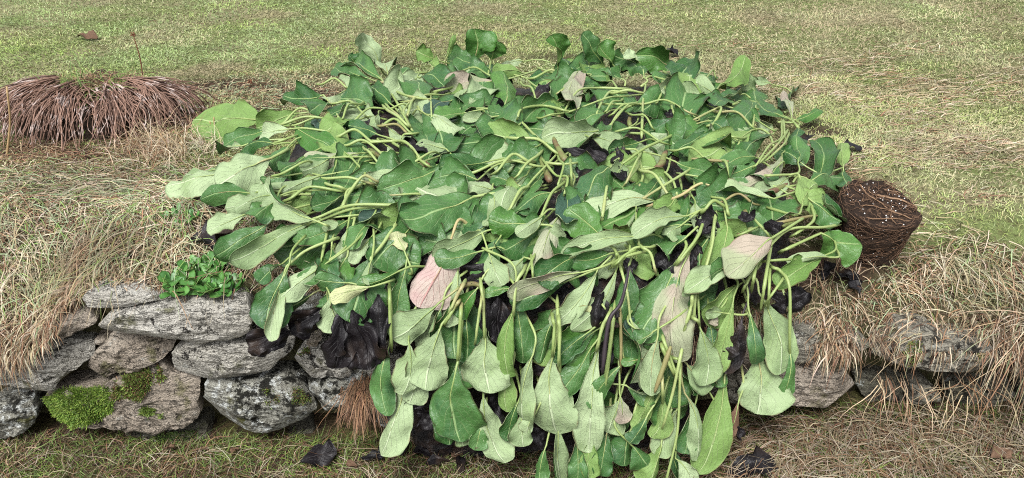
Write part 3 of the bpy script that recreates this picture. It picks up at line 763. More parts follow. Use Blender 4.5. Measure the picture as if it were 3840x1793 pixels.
# stalks whose blades are hidden
SK = [
 (cB, [(470,400),(300,450),(200,570),(240,650)]), (cB, [(1230,540),(1100,510),(960,560),(930,590)]), (cB, [(1590,400),(1450,395),(1320,450),(1240,530)]), (cB, [(1719,440),(1600,450),(1500,500),(1260,550)]),
 (cB, [(1600,425),(1530,418),(1480,480),(1440,555)]), (cB, [(1150,430),(1050,400),(1000,350)]), (cB, [(1719,500),(1640,540),(1540,620)]), (cB, [(970,380),(1020,430),(1050,480)]), (cB, [(1060,830),(990,900),(930,960)]),
 (cB, [(1130,880),(1020,1000),(890,1165)]), (cB, [(1225,1010),(1150,1110),(1085,1210)]), (cB, [(1110,880),(1180,960),(1250,1020),(1230,1080)]), (cB, [(650,940),(850,900),(1060,900)]), (cB, [(1080,590),(1150,600),(1220,560)]),
 (cB, [(910,720),(1060,735),(1160,800)]), (cB, [(1719,830),(1690,920),(1630,1005)]), (cB, [(1270,870),(1275,1000)]), (cB, [(370,430),(375,560)]), (cB, [(0,745),(140,740),(240,800),(310,870)]), (cB, [(50,640),(150,640),(210,680)]),
 (cB, [(110,530),(180,600),(210,650)]), (cB, [(540,300),(650,280),(740,310)]), (cB, [(230,480),(340,470),(450,440)]), (cB, [(1100,280),(1200,320),(1240,340)]), (cB, [(1090,400),(1150,370),(1170,430)]), (cB, [(1040,330),(1150,318),(1230,345)]),
 (cB, [(1190,430),(1260,405),(1340,420)]), (cB, [(1000,870),(900,870),(800,930)]), (cB, [(1200,860),(1225,930),(1190,1020)]), (cB, [(1480,1203),(1500,1090)]), (cB, [(1130,880),(1220,900),(1300,880)]), (cB, [(1590,480),(1540,510),(1500,545)]),
 (cE, [(0,500),(190,500),(330,500),(480,550)]), (cE, [(215,330),(250,320),(330,345),(490,370)]), (cE, [(330,385),(370,470),(380,540),(410,590)]), (cE, [(200,495),(120,510),(40,580),(-20,640)]), (cE, [(270,410),(305,450),(280,490)]),
 (cE, [(120,570),(200,610),(250,650)]), (cE, [(780,500),(850,490),(910,520),(905,600)]), (cE, [(690,550),(800,560),(885,635)]), (cE, [(0,680),(150,690),(300,740)]), (cE, [(400,800),(500,810),(600,860)]), (cE, [(340,720),(200,800),(80,870)]),
 (cE, [(660,870),(720,920),(742,1025)]), (cE, [(90,790),(155,800),(160,900),(80,1010)]), (cE, [(170,870),(190,970),(150,1060)]), (cE, [(200,920),(300,920),(380,1010),(410,1080)]), (cE, [(450,950),(320,1040),(180,1115)]), (cE, [(180,930),(260,990),(350,1080)]),
 (cE, [(280,1140),(430,1090),(570,1050),(690,1080)]), (cE, [(1010,960),(1130,955),(1190,1000),(1190,1060)]), (cE, [(1085,640),(1080,720),(1000,800),(930,880)]), (cE, [(1105,700),(1060,780),(960,860)]), (cE, [(1120,720),(1090,800),(1000,850)]), (cE, [(1100,640),(1105,720)]),
 (cE, [(0,560),(60,520),(150,490)]), (cE, [(0,430),(90,440),(200,430)]), (cE, [(340,300),(380,330),(380,420)]), (cE, [(610,640),(650,620),(690,570),(650,535),(540,590)]), (cE, [(700,1130),(800,1120),(900,1140)]), (cE, [(580,1190),(640,1170),(720,1160)]), (cE, [(740,1203),(710,1140),(640,1100)]),
 (cE, [(185,640),(190,500),(205,400)]), (cE, [(600,330),(640,300),(660,330)]), (cE, [(830,720),(770,740),(700,700)]),
 (cA, [(720,630),(860,590),(990,590)]), (cA, [(735,615),(830,560),(920,550)]), (cA, [(820,630),(920,605)]), (cA, [(1060,495),(1160,490),(1240,560)]), (cA, [(1220,500),(1150,540),(1110,590)]), (cA, [(1190,600),(1280,550),(1390,530)]), (cA, [(980,370),(1060,365),(1130,390)]),
 (cA, [(1080,710),(1190,700),(1290,740)]), (cA, [(1140,765),(1250,765),(1390,845)]), (cA, [(1300,740),(1420,740),(1520,790),(1620,860)]), (cA, [(1250,790),(1280,840),(1340,880)]), (cA, [(725,945),(870,905)]), (cA, [(700,740),(790,710)]),
 (cA, [(1110,1150),(1160,1060),(1250,1010),(1330,1000)]), (cA, [(770,1110),(900,1060),(1090,1060)]), (cA, [(1010,980),(1150,1000),(1290,1010)]), (cA, [(1020,1020),(1110,1065)]), (cA, [(1360,640),(1450,640),(1540,680)]), (cA, [(1540,640),(1500,600),(1490,560)]), (cA, [(1570,690),(1500,700),(1490,770)]),
 (cA, [(1400,540),(1470,610),(1530,640)]), (cA, [(1420,530),(1500,540)]), (cA, [(1480,430),(1560,480),(1680,470)]), (cA, [(1530,560),(1570,490),(1680,440)]), (cA, [(1560,880),(1680,840)]), (cA, [(1450,760),(1560,830),(1650,890)]),
 (cF, [(1020,145),(880,130),(700,160),(480,230)]), (cF, [(1010,120),(720,130),(500,200)]), (cF, [(760,0),(690,50),(680,130)]), (cF, [(640,20),(400,50),(310,90)]), (cF, [(1410,740),(1380,800),(1330,870)]), (cF, [(965,700),(970,850),(975,1000)]),
 (cG, [(480,0),(430,60),(370,135)]), (cG, [(690,-10),(630,90),(565,195)]), (cG, [(515,460),(470,560),(430,660)]), (cG, [(450,545),(405,630),(390,790)]), (cG, [(505,480),(512,600)]), (cG, [(1275,390),(1160,440),(1060,500)]), (cG, [(1240,415),(1080,495)]),
 (cG, [(1535,390),(1460,480)]), (cG, [(1680,255),(1650,450),(1610,580)]), (cG, [(1215,390),(1270,440),(1300,535)]), (cG, [(1540,700),(1530,800),(1490,920)]), (cG, [(1550,850),(1560,700)]), (cG, [(60,640),(20,720),(-20,800)]), (cG, [(1050,440),(1050,490)]), (cG, [(1180,400),(1100,470),(1050,500)]),
 (cG, [(50,800),(40,950),(30,1090)]), (cG, [(180,650),(195,800),(200,950)]), (cG, [(180,740),(165,870),(145,980)]), (cG, [(640,850),(650,950),(640,1060)]), (cG, [(680,860),(685,980),(680,1120)]), (cG, [(1030,870),(1010,1050),(985,1203)]), (cG, [(1075,840),(1080,1000),(1080,1140)]),
 (cG, [(1000,830),(960,930),(930,1030)]), (cG, [(1345,1030),(1380,1130),(1420,1203)]),
 (cI, [(520,170),(500,400),(472,585)]), (cI, [(850,310),(900,450),(945,560)]), (cI, [(910,420),(940,480)]), (cI, [(960,400),(900,700),(850,845)]), (cI, [(1035,60),(985,300),(955,400)]), (cI, [(955,500),(950,720),(930,950),(865,1215)]), (cI, [(160,160),(170,440)]), (cI, [(1040,160),(1070,220)]), (cI, [(840,560),(840,680)]),
 (cJ, [(410,265),(360,350),(325,410)]), (cJ, [(645,168),(500,190),(400,275)]), (cJ, [(440,335),(470,350),(500,450),(508,640)]), (cJ, [(425,270),(400,430)]), (cJ, [(425,370),(420,470)]), (cJ, [(365,138),(410,200)]), (cJ, [(600,88),(604,150),(540,190)]), (cJ, [(520,300),(420,312)]), (cJ, [(470,395),(420,470)]), (cJ, [(370,320),(355,400)]), (cJ, [(300,200),(360,175)]), (cJ, [(480,145),(580,128)]), (cJ, [(145,165),(120,240),(55,300)]), (cJ, [(195,165),(185,260),(155,360)]),
]
PINK = {(280, 1140)}; 
for i, (crop, pts) in enumerate(SK):
    q = [src(crop, p) for p in pts]
    lf = lr.uniform(.02, .055)
    W_ = [on_plant(*p, lf) for p in q]
    e0 = np.array(W_[0]) - (np.array(W_[1]) - np.array(W_[0])) * .55; e1 = np.array(W_[-1]) + (np.array(W_[-1]) - np.array(W_[-2])) * .55
    vw = (CAMV - W_[0]) / np.linalg.norm(CAMV - W_[0])
    W_ = [e0 - vw * (lf + .03)] + W_ + [e1 - vw * (lf + .03)]
    W_[len(W_) // 2] = np.array(W_[len(W_) // 2]) + np.array([0, 0, lr.uniform(.0, .022)])
    k = lr.uniform(.8, 1.15)
    m = 'stalk_pink' if pts[0] in PINK else 'stalk_brown' if lr.random() < .01 else 'stalk'
    stalk(W_, plant, .0044 * k, .0031 * k, m)
stalk([on_plant(*src(cI, p), .06) for p in [(895,345),(840,500),(790,645)]], plant, .006, .005, 'stalk_brown')
stalk([on_plant(*src(cG, p), .075) for p in [(1135,510),(1110,640),(1075,760),(1000,880),(960,1203)]], plant, .003, .0055, 'stalk_black')
stalk([on_plant(*src(cE, p), .06) for p in [(500,850),(620,862),(745,868)]], plant, .004, .004, 'stalk_brown')

# swollen crowns the stalks grow from
def crown(crop, pts, r0, r1):
    P = spline([on_plant(*src(crop, p), -.012 + .01 * i) for i, p in enumerate(pts)], 10)
    rr = [.5 * (r0 + (r1 - r0) * i / 9) for i in range(10)]
    rr[0] *= .6; rr[-1] *= .55
    V, F = tube(P, rr, 10)
    V = [v + Vector(v).normalized() * 0 + mn.noise_vector(v * 30) * .003 for v in V]
    return mesh_obj('crown', V, F, M['crown'], plant)
for a in [(cB, [(1240,870),(1200,800),(1160,715)], .024, .013), (cB, [(1140,1000),(1110,930),(1080,845)], .02, .014), (cB, [(1130,430),(1110,350),(1080,270)], .02, .016), (cB, [(350,890),(290,890)], .018, .015),
          (cE, [(260,940),(310,880),(340,800)], .022, .015), (cE, [(740,640),(770,590)], .014, .011), (cE, [(900,600),(940,560)], .014, .012), (cE, [(985,1080),(1050,1050),(1130,1010)], .018, .012), (cE, [(100,640),(110,580)], .015, .012), (cB, [(1210,640),(1190,560)], .018, .012),
          (cG, [(40,640),(130,625),(190,650)], .014, .01), (cJ, [(300,130),(340,100)], .024, .018), (cJ, [(290,205),(360,170)], .014, .01), (cJ, [(480,165),(580,128)], .011, .009), (cA, [(1290,800),(1360,840)], .017, .012), (cA, [(1600,900),(1670,890)], .016, .013)]:
    crown(*a)

# filler blades lower down in the heap
fl = random.Random(21)
def in_heap(u, v):
    poly = [(1150,400),(1340,280),(1700,205),(2300,215),(2700,280),(2880,420),(3000,640),(3060,900),(2950,1000),(2870,1250),(2700,1500),(2620,1700),(2200,1700),(2000,1560),(1560,1560),(1470,1300),(1200,1060),(1000,1060),(900,820),(980,600),(1000,480)]
    c = False; j = len(poly) - 1
    for i in range(len(poly)):
        (xi, yi), (xj, yj) = poly[i], poly[j]
        if (yi > v) != (yj > v) and u < (xj - xi) * (v - yi) / (yj - yi) + xi: c = not c
        j = i
    return c
def join_meshes(name, meshes, parent, mats):
    V, F, UVs, mi, b = [], [], [], [], 0
    for me, off in meshes:
        nv = len(me.vertices)
        co = np.empty(nv * 3, np.float32); me.vertices.foreach_get('co', co)
        V.append(co.reshape(-1, 3))
        uvv = np.zeros((nv, 2), np.float32)
        if me.uv_layers:
            uvs = np.empty(len(me.loops) * 2, np.float32); me.uv_layers[0].data.foreach_get('uv', uvs)
            vi = np.empty(len(me.loops), np.int32); me.loops.foreach_get('vertex_index', vi)
            uvv[vi] = uvs.reshape(-1, 2)
        UVs.append(uvv)
        for p in me.polygons:
            F.append(tuple(i + b for i in p.vertices)); mi.append(off[p.material_index])
        b += nv
    me = bpy.data.meshes.new(name)
    me.from_pydata([tuple(map(float, p)) for p in np.vstack(V)], [], F)
    finish(me, mats, True, np.vstack(UVs), mi)
    return link(name, me, parent)
CPX = [src(cB, q) for q in ((1200, 820), (1110, 940), (1100, 350), (330, 860), (1640, 560), (1560, 420))] + [src(cE, q) for q in ((300, 860), (900, 560), (1000, 1060))] + [src(cG, q) for q in ((1290, 420), (180, 660), (1000, 460), (1620, 640))] + [src(cF, (800, 170))]
FM = ['t', 'u', 'g', 'd', 'm']
n = 0; ms = []
while n < 130:
    u, v = fl.uniform(850, 3050), fl.uniform(215, 1650)
    if v > 1000 and fl.random() < .75: continue
    if not in_heap(u, v): continue
    cu, cv = min(CPX, key=lambda c: (c[0] - u) ** 2 + (c[1] - v) ** 2)
    du, dv = u - cu + fl.gauss(0, 120), (v - cv) * .6 + fl.gauss(0, 60)
    if v > 1050: du, dv = fl.gauss(0, 60), 200
    k = fl.uniform(.11, .17) / pxm(on_plant(u, v)) / (math.hypot(du, dv) + 1e-6)
    uu, vv = u + du * k, v + dv * k * (.62 if v < 1000 else 1)
    if not in_heap(uu, vv) or not in_heap(uu - 60, vv) or not in_heap(uu + 60, vv + 30): continue
    lf = -.02 - fl.uniform(0, .025)
    p, q = on_plant(u, v, lf), on_plant(uu, vv, lf)
    mid = (p + q) / 2
    face = fl.choice('ttttmtuugttgt')
    up = face in 'tmd'
    f1, f2 = (face, UNDER[face]) if up else (UNDER[face], face)
    view = (CAMV - mid) / np.linalg.norm(CAMV - mid)
    Nn = surf_n(mid) + view * .9 + np.array([fl.gauss(0, .2), fl.gauss(0, .2), 0])
    Nn /= np.linalg.norm(Nn)
    me = leaf_mesh('under_leaf', p, q, Nn, fl.uniform(.055, .085), fl.uniform(-.04, .08), fl.uniform(-1, .8), fl.uniform(-1, .8), .3, 900 + n, up, [M[f1], M[f2]], ns=14, nt=10)
    ms.append((me, [FM.index(f1), FM.index(f2)]))
    n += 1
o = join_meshes('leaves_underneath', ms, plant, [M[k] for k in FM]); o['kind'] = 'stuff'
for me, _ in ms: bpy.data.meshes.remove(me)

# rotted black leaves hanging and lying in the heap
def dead(crop, b, tp, wd, lift, seed, face='k', drape=False, rip=.5, cl=None, cr=None, parent=None, name='dead_leaf'):
    rs = random.Random(seed)
    bs, ts = src(crop, b), src(crop, tp)
    pb = on_plant(*bs, lift); pt = on_plant(*ts, lift)
    mid = (pb + pt) / 2
    view = (CAMV - mid) / np.linalg.norm(CAMV - mid)
    N = surf_n(mid) * .4 + view * .8
    me = leaf_mesh(name, pb, pt, N, wd / crop[2] * pxm(mid) * .6, rs.uniform(0, .12), rs.uniform(-1.2, .8) if cl is None else cl, rs.uniform(-1.2, .8) if cr is None else cr, rip, seed, True, [M[face], M[face]], ns=24, nt=24 if drape else 14, ragged=.25 if drape else .5, jag=.10)
    Bd = np.cross(pt - pb, N); Bd /= np.linalg.norm(Bd)
    for vtx in me.vertices:
        if drape:
            w_ = float(np.dot(np.array(vtx.co) - pb, Bd))
            vtx.co += mn.noise_vector(vtx.co * 12) * .010 + Vector(N) * (.012 * abs(math.sin(w_ * 75 + seed + 2 * mn.noise(vtx.co * 9))) + .003 * mn.noise(vtx.co * 60))
        else:
            vtx.co += mn.noise_vector(vtx.co * 18) * .010 + mn.noise_vector(vtx.co * 60) * .004 + Vector(N) * (abs(mn.noise(vtx.co * 30 + Vector((seed, 0, 0)))) * .013 + abs(mn.noise(vtx.co * 80)) * .005)
    return link(name, me, plant if parent is None else parent)
DK = [
 (cF, (830,640), (740,1190), 220, .0), (cF, (900,700), (860,1150), 160, .012), (cF, (700,720), (620,1170), 120, .01), (cF, (720,800), (840,1170), 180, .03), (cF, (560,760), (330,960), 110, .0), (cF, (330,960), (50,1000), 120, .022), (cF, (330,970), (70,1060), 90, .015), (cF, (520,800), (380,950), 60, .015), (cF, (640,830), (620,1080), 70, .03),
 (cF, (960,640), (930,1000), 110, -.02), (cG, (60,520), (320,560), 110, -.005), (cG, (340,560), (100,600), 80, .0), (cG, (300,700), (290,1000), 160, -.01), (cG, (230,740), (240,960), 90, .0), (cG, (780,830), (740,1060), 140, -.01), (cG, (960,680), (900,900), 120, .0), (cG, (1000,900), (960,1203), 100, .01),
 (cB, (1230,800), (1500,850), 80, .012), (cB, (1340,880), (1400,1000), 130, .01), (cB, (1560,900), (1580,1010), 90, .01), (cB, (1600,800), (1560,860), 80, .01), (cB, (220,700), (290,830), 100, -.01), (cB, (1100,400), (1090,470), 100, -.01), (cE, (20,960), (60,900), 110, .0), (cE, (330,560), (400,600), 60, -.01), (cE, (30,850), (90,800), 90, .01),
 (cG, (700,60), (780,200), 110, .0), (cG, (1570,180), (1600,330), 130, -.01), (cG, (1540,440), (1550,600), 80, -.01), (cJ, (190,80), (150,200), 80, .01), (cJ, (420,130), (470,200), 70, .045), (cJ, (120,240), (110,360), 60, -.01), (cJ, (310,110), (330,140), 60, .04), (cI, (1350,250), (1250,440), 90, .03), (cI, (480,330), (440,500), 70, -.005), (cI, (560,100), (480,250), 60, .02),
 (cH, (420,600), (430,760), 110, -.02), (cH, (460,740), (560,880), 150, -.02), (cH, (930,600), (960,900), 160, -.03), (cH, (1240,420), (1280,520), 110, -.02), (cH, (1000,800), (1100,950), 140, -.03), (cH, (1200,850), (1260,1000), 130, -.03), (cI, (1320,850), (1340,960), 70, .0), (cA, (1530,700), (1590,820), 100, -.01), (cA, (1230,610), (1300,640), 70, -.01), (cA, (1240,930), (1310,960), 90, -.01),
 (cE, (1300,700), (1200,740), 40, -.02), (cJ, (500,400), (560,510), 100, -.005), (cJ, (440,430), (470,520), 80, -.01), (cG, (1420,560), (1300,440), 110, -.015), (cG, (1180,480), (1090,520), 90, -.01),
]
for i, (cr_, b, tp, wd, lf) in enumerate(DK): dead(cr_, b, tp, wd * (1.35 if i < 10 else 1), lf, 300 + i, drape=i < 17)

# dark mass of old leaves and rhizomes underneath
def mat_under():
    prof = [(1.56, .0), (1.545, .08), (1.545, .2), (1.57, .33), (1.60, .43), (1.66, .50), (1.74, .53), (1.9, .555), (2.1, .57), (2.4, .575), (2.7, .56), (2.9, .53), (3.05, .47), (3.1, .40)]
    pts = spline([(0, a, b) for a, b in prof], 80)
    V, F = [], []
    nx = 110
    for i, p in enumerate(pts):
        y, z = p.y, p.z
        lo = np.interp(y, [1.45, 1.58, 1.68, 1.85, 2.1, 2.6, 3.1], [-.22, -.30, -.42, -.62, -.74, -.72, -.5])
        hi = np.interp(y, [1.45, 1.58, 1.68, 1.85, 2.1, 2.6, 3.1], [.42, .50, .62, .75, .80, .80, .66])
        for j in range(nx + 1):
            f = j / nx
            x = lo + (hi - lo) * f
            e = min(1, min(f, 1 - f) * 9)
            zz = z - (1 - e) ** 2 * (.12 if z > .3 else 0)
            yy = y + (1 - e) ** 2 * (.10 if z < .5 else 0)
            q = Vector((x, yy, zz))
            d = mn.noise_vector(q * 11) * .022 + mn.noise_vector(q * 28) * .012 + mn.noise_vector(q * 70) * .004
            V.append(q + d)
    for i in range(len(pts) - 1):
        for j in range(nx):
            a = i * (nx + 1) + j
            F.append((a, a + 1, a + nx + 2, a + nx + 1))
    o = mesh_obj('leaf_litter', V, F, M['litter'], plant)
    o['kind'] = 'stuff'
mat_under()

# ------------------------------------------------------------------ grass, straw and moss
COL = {'green': (.19, .28, .08), 'grey': (.29, .345, .20), 'moss': (.235, .325, .065), 'straw': (.39, .31, .20), 'pale': (.50, .43, .32), 'rust': (.25, .145, .085), 'brown': (.11, .07, .045), 'deep': (.09, .15, .04), 'bright': (.11, .20, .03)}
CK = list(COL)
CV = np.array([COL[k] for k in CK])
def strands(x, y, z0, az, el, length, width, cols, nseg=4, drop=.5, wander=.25, clamp=True, gap=.004, surf=T):
    n = len(x)
    P = np.zeros((n, nseg + 1, 3)); P[:, 0] = np.stack([x, y, z0], -1)
    a = az.copy(); e = el.copy(); rs_ = RNG.random(n)
    for i in range(nseg):
        st = length / nseg
        P[:, i + 1, 0] = P[:, i, 0] + np.cos(e) * np.sin(a) * st
        P[:, i + 1, 1] = P[:, i, 1] + np.cos(e) * np.cos(a) * st
        P[:, i + 1, 2] = P[:, i, 2] + np.sin(e) * st
        if clamp:
            g = surf(P[:, i + 1, 0], P[:, i + 1, 1]) + gap * (rs_ * 2.2 + .3 * RNG.random(n)) * (1 - .4 * i / nseg)
            P[:, i + 1, 2] = np.maximum(P[:, i + 1, 2], g)
            if surf is T:
                over = (P[:, i + 1, 1] < YW + .05) & (P[:, i + 1, 2] < edge_z(P[:, i + 1, 0]) - .004)
                P[:, i + 1, 1] = np.where(over, np.minimum(P[:, i + 1, 1], YW - .035 - .02 * RNG.random(n)), P[:, i + 1, 1])
        e = np.maximum(e - drop * RNG.random(n) * 1.6, -1.45)
        a = a + RNG.normal(0, wander, n)
    side = np.stack([np.cos(az), -np.sin(az), RNG.normal(0, .5, n)], -1)
    side /= np.linalg.norm(side, axis=1, keepdims=True)
    V = np.zeros((n, nseg * 2 + 2, 3), np.float32)
    for i in range(nseg + 1):
        wv = side * (width * (1 - .8 * (i / nseg) ** 2))[:, None] * .5
        V[:, 2 * i] = P[:, i] - wv; V[:, 2 * i + 1] = P[:, i] + wv
    k = nseg * 2 + 2
    f = np.array([[2 * i, 2 * i + 1, 2 * i + 3, 2 * i + 2] for i in range(nseg)])
    F = (np.arange(n)[:, None, None] * k + f[None]).reshape(-1, 4)
    c = np.repeat(cols, k, axis=0)
    return V.reshape(-1, 3), F, c
def join(parts):
    V, F, c, b = [], [], [], 0
    for v, f, cc in parts:
        V.append(v); F.append(f + b); c.append(cc); b += len(v)
    return np.vstack(V), np.vstack(F), np.vstack(c)
def pick(n, weights):
    ks = list(weights)
    p = np.array([weights[k] for k in ks], float)
    if p.ndim == 1: idx = RNG.choice(len(ks), n, p=p / p.sum())
    else:
        p = p / p.sum(0); cdf = np.cumsum(p, 0); r = RNG.random(n)
        idx = (r[None] > cdf).sum(0).clip(0, len(ks) - 1)
    base = np.array([COL[k] for k in ks])[idx]
    return base * RNG.uniform(.72, 1.28, (n, 1)) * RNG.uniform(.93, 1.07, (n, 3))
def visible_sample(n, v0, v1, u0=-150, u1=3990):
    u = RNG.uniform(u0, u1, n); v = RNG.uniform(v0, v1, n)
    xc = (u / 3840 - .5) * 2 * TX; yc = (.5 - v / 1793) * 2 * TY
    c, s = math.cos(R(PITCH)), math.sin(R(PITCH))
    dy = c + yc * s; dz = -s + yc * c
    t = (0.465 - CAM_Z) / dz
    return xc * t, dy * t

def patch(x, y, u, v, r, sq=1.0):                       # soft round patch centred where a photo point meets the ground
    p = hit(u, v)
    return np.exp(-(((x - p[0]) / r) ** 2 + ((y - p[1]) / (r * sq)) ** 2))

# short lawn: more blades where the picture shows them larger
parts = []
for n, v0, v1 in ((200000, -220, 620), (55000, 500, 1150)):
    x, y = visible_sample(n, v0, v1)
    keep = (y > YW + .04) & (y < 7.5)
    far = smooth(1.9, 2.6, y + .25 * (np.abs(x) < .9) + .25 * (x < -.5) * -1)
    keep &= RNG.random(n) < np.where(y > 2.4, 1, .25 + .75 * smooth(1.75, 2.3, y))
    keep &= RNG.random(n) > .9 * bare(x, y)
    x, y = x[keep], y[keep]; n = len(x)
    f1 = fbm(x * 1.3 + 3, y * 1.6, 11, 4); f2 = fbm(x * 2.4, y * 3.1 + 7, 23, 4); f3 = fbm(x * .7, y * .9, 31, 3)
    rgt = smooth(.2, 1.8, x) * smooth(4.6, 3, y)
    straw = np.clip(smooth(.46, .58, f2) * 1.1 + rgt * 1.1 + smooth(4.0, 5.0, y) * .25 * smooth(-.5, 1, x), 0, 1.4)
    moss = smooth(.46, .56, f1)
    straw = straw + patch(x, y, 760, 330, .45, .5) * 1.2 + patch(x, y, 950, 350, .4, .4)
    moss = moss + 2.0 * patch(x, y, 3620, 840, .3, .45) + .35 * patch(x, y, 3330, 330, .5, .5) + .3 * patch(x, y, 3060, 480, .3, .4)
    lft = smooth(.6, -1.2, x)
    wts = {'green': .8 + .25 * lft, 'grey': .55 + .4 * smooth(.5, .6, f3), 'moss': moss * (1.0 + .5 * lft), 'straw': (.16 + .9 * straw) * (1 - .45 * lft), 'pale': .04 + .25 * straw, 'rust': .03 + .14 * straw, 'deep': .12 + 0 * x, 'brown': .02 + .06 * straw}
    wa = np.array([wts[k] for k in wts]); wa = wa / wa.sum(0)
    mean = (wa[:, :, None] * np.array([COL[k] for k in wts])[:, None, :]).sum(0)
    worn = smooth(.52, .66, fbm(x * 3.1 + 9, y * 4.2, 57, 4))
    cols = (mean * .62 + pick(n, wts) * .38) * (.52 + 1.3 * fbm(x * 6, y * 9, 71, 4))[:, None]
    cols = cols * (1 - worn[:, None]) + worn[:, None] * (cols * .35 + .65 * np.array(COL['straw']) * .8)
    az = 6.28 * vnoise(x * 2.5, y * 2.5, 41) + RNG.normal(0, 1.5, n)
    ln = RNG.uniform(.012, .03, n)
    wd = np.interp(y, [1.6, 2.5, 6], [.0019, .0026, .0048]) * RNG.uniform(.7, 1.3, n)
    parts.append(strands(x, y, T_up(x, y) - .004, az, RNG.uniform(.1, .75, n), ln, wd, cols, nseg=2, drop=.5))
n = 16000
x, y = visible_sample(n, 150, 1000, 2500, 3990)
k = (y > 1.9) & (y < 4.6) & (RNG.random(n) < smooth(.40, .58, fbm(x * 2.1, y * 3.2, 131, 4)) * smooth(.5, 1.0, x)) & (RNG.random(n) > .9 * patch(x, y, 3620, 840, .3, .35))
x, y = x[k], y[k]; n = len(x)
parts.append(strands(x, y, T_up(x, y) + .004, RNG.normal(1.9, .8, n), RNG.uniform(.02, .3, n), RNG.uniform(.03, .07, n), RNG.uniform(.002, .0034, n), pick(n, {'straw': 1, 'pale': .5, 'rust': .5, 'brown': .2}) * (.6 + .7 * fbm(x * 6, y * 6, 15, 3))[:, None], nseg=2, drop=.2, gap=.006))
V, F, c = join(parts)
o = big_mesh('lawn_grass', V, F, M['blade'], c); tag(o, 'short patchy green and straw coloured lawn grass behind the plant', 'grass', kind='stuff')

# long withered grass matted over the bank, both sides of the plant
parts = []
def bank(n, x0, x1, y0, y1, ln, wd, wts, az0, azs, el=(0.0, .35), drop=.45, nseg=5, lim=None, zo=.0):
    x = RNG.uniform(x0, x1, n); y = RNG.uniform(y0, y1, n)
    if lim is not None:
        lim0 = lim; lim = lambda x, y: lim0(x, y) * (.12 + .88 * smooth(YW + .05, YW + .16, y + .05 * (x < -.9)))
        edge_ = YW + np.where(x > .4, .17, np.where(x > -1.0, .15, .08))
        k = ((y > edge_) | (RNG.random(n) < (.55 if ln[1] < .1 else .12))) & (RNG.random(n) < lim(x, y)) & (RNG.random(n) > .85 * bare(x, y)); x, y = x[k], y[k]; n = len(x)
    az = az0 + (vnoise(x * 4, y * 4, 61) - .5) * 3.4 + RNG.normal(0, azs, n)
    cols = pick(n, wts)
    clump = fbm(x * 7, y * 7, 77, 3)
    gp = smooth(.50, .62, fbm(x * 3.3, y * 3.3, 83, 3)) * (.40 if x0 < 0 else .3) * (RNG.random(n) < .8)
    cols = cols * (1 - gp[:, None]) + gp[:, None] * pick(n, {'grey': 1, 'green': .5})
    rp_ = smooth(.52, .64, fbm(x * 4 + 5, y * 4, 87, 3)) * .6
    cols = cols * (1 - rp_[:, None]) + rp_[:, None] * pick(n, {'rust': 1, 'brown': .8})
    cols *= (.45 + 1.1 * clump)[:, None]
    parts.append(strands(x, y, T_up(x, y) + zo * RNG.random(n), az, RNG.uniform(el[0], el[1], n), RNG.uniform(ln[0], ln[1], n), RNG.uniform(wd[0], wd[1], n), cols, nseg=nseg, drop=drop, wander=.12, gap=.008))
dry = {'straw': 1.1, 'pale': .7, 'rust': .45, 'brown': .4, 'grey': .3, 'green': .12}
bank(42000, -1.75, -.3, YW + .03, 2.8, (.03, .08), (.0016, .0028), {'straw': .9, 'pale': .5, 'rust': .7, 'brown': .9, 'grey': .3, 'green': .1}, 3.1, 1.0, lim=left)
bank(9000, -1.75, -.3, YW + .03, 2.7, (.08, .19), (.0016, .0028), {'straw': 1.2, 'pale': 1.2, 'rust': .4, 'grey': .5, 'green': .15}, 2.6, .8, el=(.0, .4), drop=.35, lim=left, zo=.012)
bank(3500, -1.75, -.6, 1.7, 2.4, (.06, .14), (.0018, .003), {'grey': 1, 'green': .8, 'straw': .3}, 2.8, .9, el=(.05, .55), lim=left, zo=.012)
bank(40000, .4, 2.0, YW + .03, 2.5, (.03, .08), (.0016, .0028), {'straw': .8, 'pale': .4, 'rust': .8, 'brown': 1.0, 'grey': .3, 'green': .12}, 3.0, 1.0, lim=right)
bank(8500, .4, 2.0, YW + .03, 2.4, (.07, .16), (.0016, .0028), {'straw': 1.2, 'pale': 1.0, 'rust': .5, 'grey': .3, 'green': .12}, 3.4, .8, el=(.0, .4), drop=.35, lim=right, zo=.012)
# grass combed over the lip of the wall, hanging in front of the stones
def lip(n, x0, x1, ln, az0, wts, y0=YW - .02, y1=YW + .10, xs=None):
    x = RNG.uniform(x0, x1, n) if xs is None else xs
    n = len(x); y = RNG.uniform(y0, y1, n)
    cols = pick(n, wts) * (.6 + .7 * fbm(x * 12, y * 3, 91, 3))[:, None]
    l_ = RNG.uniform(ln[0], ln[1], n) * (.45 + 1.1 * vnoise(x * 9, x * 0, 19))
    parts.append(strands(x, y, edge_z(x) + RNG.uniform(-.01, .035, n), az0 + RNG.normal(0, .5, n), RNG.uniform(-.2, .7, n), l_, RNG.uniform(.0016, .003, n), cols, nseg=6, drop=.42, wander=.16, gap=.004))
hang = {'straw': 1, 'rust': .9, 'brown': .6, 'pale': .5, 'grey': .1}
lip(1800, -1.5, -1.10, (.05, .12), 3.0, hang)
lip(500, -1.1, -.78, (.02, .05), 2.5, hang, YW + .04)
lip(160, -.62, -.36, (.03, .06), 2.9, hang, YW + .05)
lip(200, .47, .75, (.04, .06), 3.5, hang, YW + .06)
lip(230, .765, .83, (.08, .15), 3.6, hang)
lip(330, .82, 1.16, (.03, .09), 3.9, hang, YW - .03)
lip(330, 1.13, 1.5, (.05, .12), 3.9, hang)
lip(260, 1.18, 1.5, (.14, .28), 3.6, hang)
